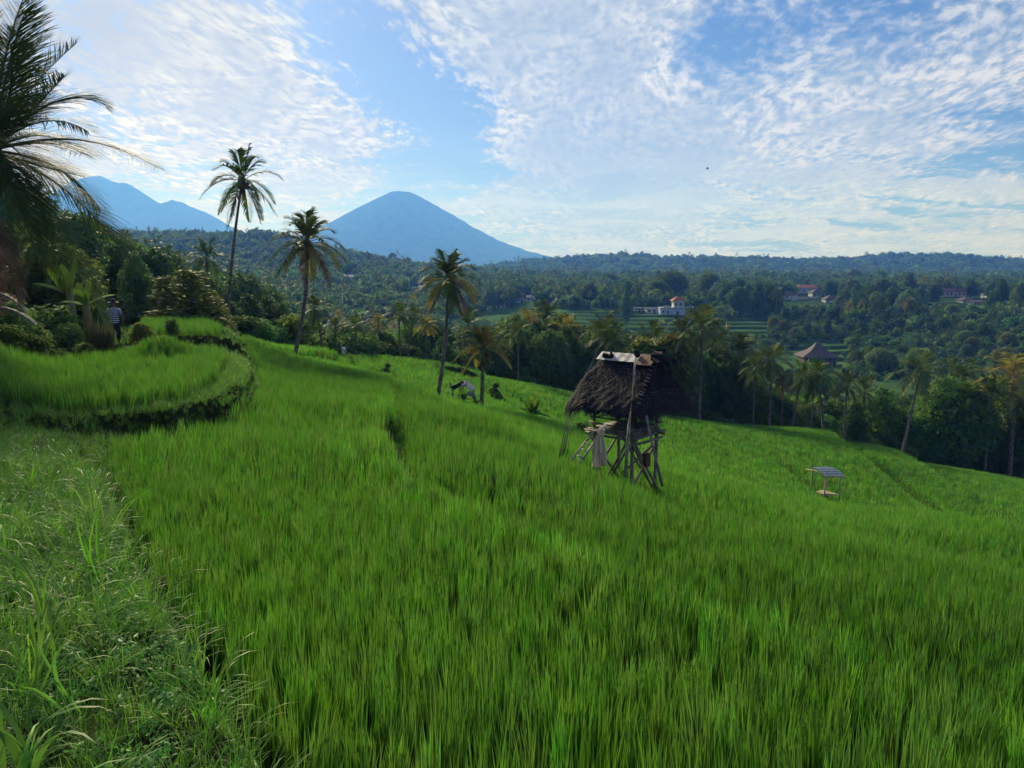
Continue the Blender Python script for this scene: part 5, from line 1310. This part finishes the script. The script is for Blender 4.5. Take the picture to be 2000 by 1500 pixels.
# ------------------------------------------------------------------ people
def person(loc, h, rz, label, shirt, lower, hat=True, arms=.0):
    r = tag(empty('person', loc, rz, h/1.7), label, 'person')
    J = dict(pel=(0,0,.92), wai=(0,0,1.08), che=(0,.01,1.30), nek=(0,0,1.46), hd0=(0,.015,1.53), hd1=(0,.02,1.62), hd2=(0,.01,1.70))
    E = [('pel','wai'),('wai','che'),('che','nek'),('nek','hd0'),('hd0','hd1'),('hd1','hd2')]; RD = dict(pel=.14, wai=.125, che=.15, nek=.052, hd0=.075, hd1=.092, hd2=.06)
    for s_, n_s in ((-1,'l'),(1,'r')):
        J.update({'hip'+n_s:(s_*.095,0,.86),'kne'+n_s:(s_*.11,.03,.48),'ank'+n_s:(s_*.12,-.02,.09),'toe'+n_s:(s_*.14,.15,.03),
                  'sho'+n_s:(s_*.19,0,1.38),'elb'+n_s:(s_*.27,-.02,1.11),'wri'+n_s:(s_*.27,.10,.88),'pal'+n_s:(s_*.27,.13,.80)})
        RD.update({'hip'+n_s:.095,'kne'+n_s:.06,'ank'+n_s:.042,'toe'+n_s:.035,'sho'+n_s:.062,'elb'+n_s:.043,'wri'+n_s:.028,'pal'+n_s:.034})
        E += [('pel','hip'+n_s),('hip'+n_s,'kne'+n_s),('kne'+n_s,'ank'+n_s),('ank'+n_s,'toe'+n_s),('che','sho'+n_s),('sho'+n_s,'elb'+n_s),('elb'+n_s,'wri'+n_s),('wri'+n_s,'pal'+n_s)]
        for q_, (dx, dy, ln) in enumerate(((-.028,.02,.07),(-.012,.028,.082),(.006,.03,.078),(.024,.026,.062),(-.045,-.0,.05))):
            J['f%d%s' % (q_, n_s)] = (s_*.27+dx, .13+dy, .80-ln); RD['f%d%s' % (q_, n_s)] = .009; E.append(('pal'+n_s, 'f%d%s' % (q_, n_s)))
        J['nose'] = (0,.115,1.60); RD['nose'] = .014
    E.append(('hd1','nose'))
    ks = list(J); me = bpy.data.meshes.new('body'); me.from_pydata([J[k] for k in ks], [(ks.index(a), ks.index(b)) for a, b in E], []); me.materials.append(MT['skin'])
    o = obj('body', me, r); md = o.modifiers.new('skin', 'SKIN')
    for i, k in enumerate(ks):
        sv = me.skin_vertices[0].data[i]; sv.radius = (RD[k], RD[k]*(.75 if k in ('pel','wai','che') else 1)); sv.use_root = (k == 'pel')
    ss_ = o.modifiers.new('sub', 'SUBSURF'); ss_.levels = 1; ss_.render_levels = 1
    def shell(name, rings, m, extra=()):
        q = MB(); k0 = 0
        for (z_, rx, ry, cy) in rings: q.v += [(math.cos(2*math.pi*j/16)*rx, cy+math.sin(2*math.pi*j/16)*ry, z_) for j in range(16)]
        for i in range(len(rings)-1):
            for j in range(16): q.f.append((i*16+j, i*16+(j+1)%16, (i+1)*16+(j+1)%16, (i+1)*16+j))
        for pts, rad in extra: q.tube(pts, rad, 9)
        return q.build(name, m, r, True)
    shell('shirt', [(.84,.185,.14,0),(.95,.18,.145,0),(1.10,.17,.14,0),(1.28,.205,.155,.01),(1.38,.20,.125,.0),(1.45,.10,.08,0),(1.47,.065,.06,0)], shirt,
          [([(s_*.14,0,1.37),(s_*.215,0,1.32),(s_*.26,-.01,1.16)], [.085,.08,.065]) for s_ in (-1,1)])
    shell('trousers', [(.97,.165,.13,0),(.86,.175,.14,0),(.80,.17,.135,0)], lower, [([(s_*.08,0,.88),(s_*.10,.015,.66),(s_*.115,.025,.44),(s_*.12,.0,.20)], [.11,.10,.085,.075]) for s_ in (-1,1)])
    if hat: shell('hat', [(1.655,.21,.22,.01),(1.67,.15,.15,.01),(1.68,.105,.115,.01),(1.76,.095,.10,.01),(1.80,.06,.06,.01),(1.80,.001,.001,.01)], MT['hat'])
    else: shell('hair', [(1.56,.09,.10,-.01),(1.63,.10,.11,-.005),(1.70,.085,.09,0),(1.735,.04,.04,0),(1.74,.001,.001,0)], MT['hat'])
    return r
p = V(226, 664, 30.0); pz = gz(p.x, p.y)
person((p.x, p.y, pz), (at(226, 583, 30)[2]-pz)/1.06, R(8), 'person in a blue and white striped shirt and dark hat seen from behind', MT['shirt'], MT['shorts'])
p = V(672, 706, 56.0); pz = gz(p.x, p.y)
person((p.x, p.y, pz), max(1.45, (at(672, 686, 56)[2]-pz)), R(-60), 'tiny person in a white shirt standing at the far end of the field', MT['white'], MT['shorts'], False)

# ------------------------------------------------------------------ houses of the valley and the village
def hitY(px, py, lo=150, hi=620):
    prev = None
    for Y_ in np.arange(lo, hi, 2.0):
        x_ = (px-1000)/F*Y_; q = proj(x_, Y_, gz(x_, Y_))[1]
        if q <= py: return float(Y_)
    return float(hi)
def house(px, py, w_, d_, h_, roofk, rm, wm, label, Yf=None, rz=0.0, rh=None, name='house', win=3, over=.5, door=True, group=None, z=None, cat='house'):
    Y_ = Yf or hitY(px, py, 230); p = at(px, py, Y_); z_ = p[2] if z is None else z
    Wm = w_/F*Y_; Hm = h_/F*Y_; Dm = d_; rh_ = (rh/F*Y_) if rh else Hm*.5
    r = tag(empty(name, (p[0], Y_, z_), rz), label, cat, group)
    gg = gz(p[0], Y_) - z_
    q = MB(); q.box((-Wm/2, 0, min(gg, 0)-2.5), (Wm/2, Dm, Hm)); q.build('wall', wm, r)
    o = over; R0 = [(-Wm/2-o, -o, Hm), (Wm/2+o, -o, Hm), (Wm/2+o, Dm+o, Hm), (-Wm/2-o, Dm+o, Hm)]
    q = MB(); th = .18
    if roofk == 'hip':
        k = min(Wm, Dm)*.5*.9; a = (-Wm/2+k if Wm > Dm else -0.05, Dm/2, Hm+rh_); b = (Wm/2-k if Wm > Dm else .05, Dm/2, Hm+rh_)
        q.add(R0 + [(x_, y_, z2-th) for x_, y_, z2 in R0] + [a, b], [(0,1,9,8),(1,2,9),(2,3,8,9),(3,0,8),(4,7,6,5),(0,4,5,1),(1,5,6,2),(2,6,7,3),(3,7,4,0)])
    elif roofk == 'gable':
        a = (-Wm/2-o, Dm/2, Hm+rh_); b = (Wm/2+o, Dm/2, Hm+rh_)
        q.add(R0 + [(x_, y_, z2-th) for x_, y_, z2 in R0] + [a, b], [(0,1,9,8),(1,2,9),(2,3,8,9),(3,0,8),(4,7,6,5),(0,4,5,1),(1,5,6,2),(2,6,7,3),(3,7,4,0)])
    else: q.box((-Wm/2-o, -o, Hm+.003), (Wm/2+o, Dm+o, Hm+.25))
    rf = q.build('roof', rm, r)
    if roofk in ('hip', 'gable'):
        q = MB(); q.tube([Vector(a)-Vector((.1,0,0)), Vector(b)+Vector((.1,0,0))], .14, 6); q.build('ridge_cap', rm, rf)
    for i in range(win):
        cx = -Wm/2 + Wm*(i+.5)/max(win, 1); ww = min(1.3, Wm/win*.42); wh = min(1.3, Hm*.42); zb = Hm*.35
        if door and i == win//2:
            q = MB(); q.box((cx-.5, -.05, .05), (cx+.5, -.004, min(2.1, Hm*.8))); q.build('door', MT['woodwall'], r); continue
        q = MB(); q.box((cx-ww/2-.1, -.06, zb-.1), (cx+ww/2+.1, -.003, zb+wh+.1)); fr = q.build('window', MT['whitewall'], r)
        q = MB(); q.box((cx-ww/2, -.075, zb), (cx+ww/2, -.062, zb+wh)); q.build('pane', MT['glass'], fr)
    return r
VG = 'houses of the village across the valley'
vy = hitY(1325, 618, 230)
house(1325,616,25,6.5,14,'flat',MT['bluewall'],MT['bluewall'],'tall pale blue villa tower with an orange hipped roof, ground storey','x' and vy,win=1,over=.15,door=True,group=VG,name='villa') if False else None
# the villa: two storeys under a hipped tile roof, wings as parts
p = at(1325, 616, vy); sc_ = vy/F
vr = tag(empty('villa', (p[0], vy, p[2])), 'pale blue two storey villa with an orange hipped roof above the terraces', 'villa', VG)
def vb(name, x0, x1, y0, y1, z0, z1, m, par=None):
    q = MB(); q.box(((x0-1325)*sc_, y0, z0*sc_), ((x1-1325)*sc_, y1, z1*sc_)); return q.build(name, m, par or vr)
vb('wall', 1312, 1338, 0, 6, -12, 15, MT['bluewall']); vb('upper_wall', 1316, 1336, .5, 5.5, 15.6, 28, MT['whitewall']); vb('balcony', 1310, 1339, -.8, 6.2, 15.02, 15.6, MT['whitewall'])
vb('wing', 1290, 1311.9, .4, 6, -12, 14, MT['bluewall']); vb('wing_roof', 1289, 1309.9, 0, 6.4, 14.02, 15.4, MT['whitewall']); vb('parapet', 1296, 1309, .2, .5, 15.42, 19, MT['whitewall'])
for x0, x1 in ((1318, 1323), (1326, 1333)):
    f_ = vb('window', x0, x1, .40, .49, 18, 25, MT['whitewall']); vb('pane', x0+.6, x1-.6, .36, .395, 18.7, 24.3, MT['glass'], f_)
for x0, x1 in ((1294, 1298), (1302, 1307)):
    f_ = vb('window', x0, x1, .30, .39, 4, 10, MT['whitewall']); vb('pane', x0+.6, x1-.6, .26, .295, 4.7, 9.3, MT['glass'], f_)
vb('door', 1321, 1326, -.06, -.005, -2, 8, MT['woodwall'])
q = MB(); X0, X1, e0, e1, zt, zp = (1312-1325)*sc_, (1339-1325)*sc_, -.4, 6.4, 28*sc_, 37*sc_
q.add([(X0,e0,zt),(X1,e0,zt),(X1,e1,zt),(X0,e1,zt),((X0+X1)/2-.3,3,zp),((X0+X1)/2+.3,3,zp)], [(0,1,5,4),(1,2,5),(2,3,4,5),(3,0,4),(3,2,1,0)]); q.build('roof', MT['orange'], vr)
H_ = [
 (1278,612,30,6,9,'flat','greyroof','whitewall','long low whitewashed house left of the pale blue villa',3,2),
 (1246,609,13,5,7,'flat','greyroof','whitewall','small white house at the left end of the villa row',2,2),
 (1348,606,13,5,5,'gable','greyroof','whitewall','small house with pale roof right of the villa',2,3),
 (828,568,20,6,7,'gable','greyroof','whitewall','white house behind the crown of the tall yellowing palm',3,4),
 (800,571,24,6,8,'flat','greyroof','whitewall','long white house left behind the tall yellowing palm',4,2),
 (937,578,26,7,8,'hip','redroof','pinkwall','house with a reddish roof right of the tall yellowing palm crown',3,7),
 (973,602,26,7,6,'gable','darkroof','whitewall','white walled house with a steep dark roof at the head of the terraces',3,6),
 (1037,588,16,6,7,'gable','greyroof','whitewall','house with a pale blue roof among trees right of the terraces head',2,5),
 (1014,592,20,6,6,'gable','darkroof','whitewall','dark roofed house left of the pale blue roofed one',2,5),
 (1071,600,13,6,6,'gable','darkroof','whitewall','small dark roofed house above the middle terraces',2,4),
 (681,544,18,6,4,'gable','greyroof','whitewall','house with a pale blue roof in the wood below the volcano slope',2,4),
 (1576,573,42,9,11,'hip','orange','whitewall','large white hilltop house with an orange tile roof',4,6),
 (1603,580,32,8,8,'hip','darkroof','whitewall','dark roofed hilltop house right below the orange roof',4,8),
 (1546,585,26,7,8,'hip','darkroof','bluewall','dark roofed house with white wall left of the orange roof',3,7),
 (1572,585,50,1.0,4,'flat','whitewall','whitewall','low white garden wall before the orange roofed hilltop house',0,.6),
 (1628,592,30,8,7,'hip','darkroof','whitewall','dark hipped roof house at the right end of the hilltop group',3,9),
 (1495,577,18,6,5,'gable','darkroof','whitewall','small dark roofed house on the ridge left of the hilltop group',2,4),
 (1526,575,12,6,6,'gable','greyroof','whitewall','small pale house on the ridge beside the hilltop group',2,3),
 (1862,580,52,9,11,'gable','redroof','pinkwall','long house with a maroon roof on the right ridge',6,7),
 (1820,587,24,7,6,'hip','darkroof','whitewall','white house with dark roof left of the long maroon roof',3,5),
 (1795,579,9,5,4,'flat','greyroof','whitewall','tiny white hut left of the dark roofed house on the right ridge',1,1),
 (1893,592,24,7,6,'hip','darkroof','pinkwall','dark roofed house right of the long maroon roof',3,6),
 (1912,596,20,7,6,'gable','darkroof','whitewall','low white house at the right end of the right ridge group',3,4),
 (1940,581,26,7,5,'gable','greyroof','whitewall','grey roofed house near the right edge of the ridge',3,3),
 (1984,580,7,5,6,'hip','greyroof','whitewall','tiny white shrine like house at the far right of the ridge',1,3),
 (1798,679,11,5,4,'gable','redroof','whitewall','little red roofed white house among the scrub on the right slope',1,4),
 (1515,655,12,5,3,'gable','greyroof','whitewall','small pale roofed shed on the middle slope, left one',1,2),
 (1543,652,8,4,3,'gable','greyroof','whitewall','small pale roofed shed on the middle slope, right one',1,2)]
for (px, py, w_, d_, h_, rk, rm, wm, lab, wn, rh) in H_:
    house(px, py, w_, d_, h_, rk, MT[rm], MT[wm], lab, None, random.uniform(-.12, .12), rh, win=wn, group=VG, door=wn > 1)
# pavilion with a tall peaked roof
pv_Y = hitY(1605, 714, 150); p = at(1605, 714, pv_Y); k = pv_Y/F
pv_ = tag(empty('pavilion', (p[0], pv_Y, p[2]), R(-6)), 'wooden pavilion with a tall peaked grey roof in the valley fields', 'pavilion')
q = MB(); q.box((-32*k, 2, -3), (30*k, 10, 15*k)); q.build('wall', MT['woodwall'], pv_)
for i in range(9):
    x_ = (-31+i*7.5)*k; q = MB(); q.box((x_-.16, 1.2, -2), (x_+.16, 1.5, 16*k)); q.build('post', MT['pole'], pv_)
for i in range(6):
    x_ = (-27+i*10.3)*k; q = MB(); q.box((x_-.55, 1.93, 4*k), (x_+.55, 1.98, 12*k)); q.build('window', MT['glass'], pv_)
q = MB()
def ring(hx, hy, z_, cy=6): return [(-hx, cy-hy, z_), (hx, cy-hy, z_), (hx, cy+hy, z_), (-hx, cy+hy, z_)]
rg = ring(37*k, 6.2, 15*k) + ring(36*k, 6.0, 16.5*k) + ring(17*k, 2.8, 27*k) + ring(8*k, 1.2, 36*k) + ring(3*k, .25, 43*k)
ff = [(3,2,1,0), (16,17,18,19)]
for a in range(4):
    for b in range(4): ff.append((a*4+b, a*4+(b+1) % 4, a*4+4+(b+1) % 4, a*4+4+b))
q.add(rg, ff); q.build('roof', MT['darkroof'], pv_)
# signal post in the wood and gate posts on the ridge
for px, py, h_, lab in ((669,592,17,'thin white pole standing in the wood behind the bushy palm'),(1744,573,13,'left of two slim white posts on the right ridge'),(1748,573,13,'right of two slim white posts on the right ridge')):
    Y_ = 300 if px < 700 else hitY(px, py, 250); p = at(px, py, Y_); q = MB(); hh = h_/F*Y_
    q.tube([(0,0,-3),(0,0,hh)], [.28,.22], 6); q.tube([(0,0,hh),(0,0,hh+.3)], [.4,.1], 6); o = q.build('post', MT['whitewall'], None, True); o.location = p; o['label'] = lab; o['category'] = 'post'
# one bird
bp_ = V(1382, 330, 90); q = MB()
q.tube([(-.32,0,0),(-.1,0,.03),(.12,0,.02),(.3,0,-.02)], [.02,.07,.06,.01], 6)
bird = q.build('bird', MT['black'], None, True); bird.location = bp_; bird.scale = (.55, .55, .55); tag(bird, 'tiny dark bird flying high against the clouds at the right', 'bird')
for s_ in (-1, 1):
    q = MB(); q.slab([(.1,0,.02),(-.12,0,.02),(-.22,s_*.32,.28),(0,s_*.5,.22)][::s_], .012); q.build('wing', MT['black'], bird)

# labels shared by look-alikes: tell them apart by distance from the camera
from collections import defaultdict
dd = defaultdict(list)
for t_ in TREES: dd[t_['label']].append(t_)
ORD = ['nearest', 'second nearest', 'third nearest', 'fourth nearest', 'fifth nearest', 'sixth nearest', 'seventh nearest', 'eighth nearest', 'ninth nearest', 'tenth nearest']
for lb_, ts_ in dd.items():
    if len(ts_) > 1:
        ts_.sort(key=lambda o: o.location.y)
        for i, o in enumerate(ts_):
            if i < 10: o['label'] = (('nearer', 'farther')[i] if len(ts_) == 2 else ORD[i]) + ' ' + lb_
# broad bladed grasses rising close to the camera
for i, (px, Y_, n_b, h0, h1, wd_, lab) in enumerate([(60, 2.15, 9, .45, .75, .026, 'tall broad bladed grass stalk near the left edge of the bank'), (12, 1.75, 8, .40, .62, .03, 'broad bladed grass with pale drooping tips in the bottom left corner'),
                                        (140, 3.1, 14, .35, .6, .016, 'arching grass tuft in the middle of the lower bank'), (70, 4.6, 20, .45, .75, .014, 'fountain of long arching grass farther up the bank'), (430, 2.9, 10, .25, .45, .013, 'upright grass tuft at the channel edge of the bank')]):
    x_ = (px-1000)/F*Y_*1.12; v, f = blades(800+i, n_b, (h0, h1), wd_, .05, (.05, .45), (.5, 1.9), 8, tipdrop=.7)
    o = obj('grass_tuft', mesh_from('grass_tuft', v, f, MT['grass'])); o.location = (x_, Y_, gz(x_, Y_)-.02); tag(o, lab, 'grass tuft')
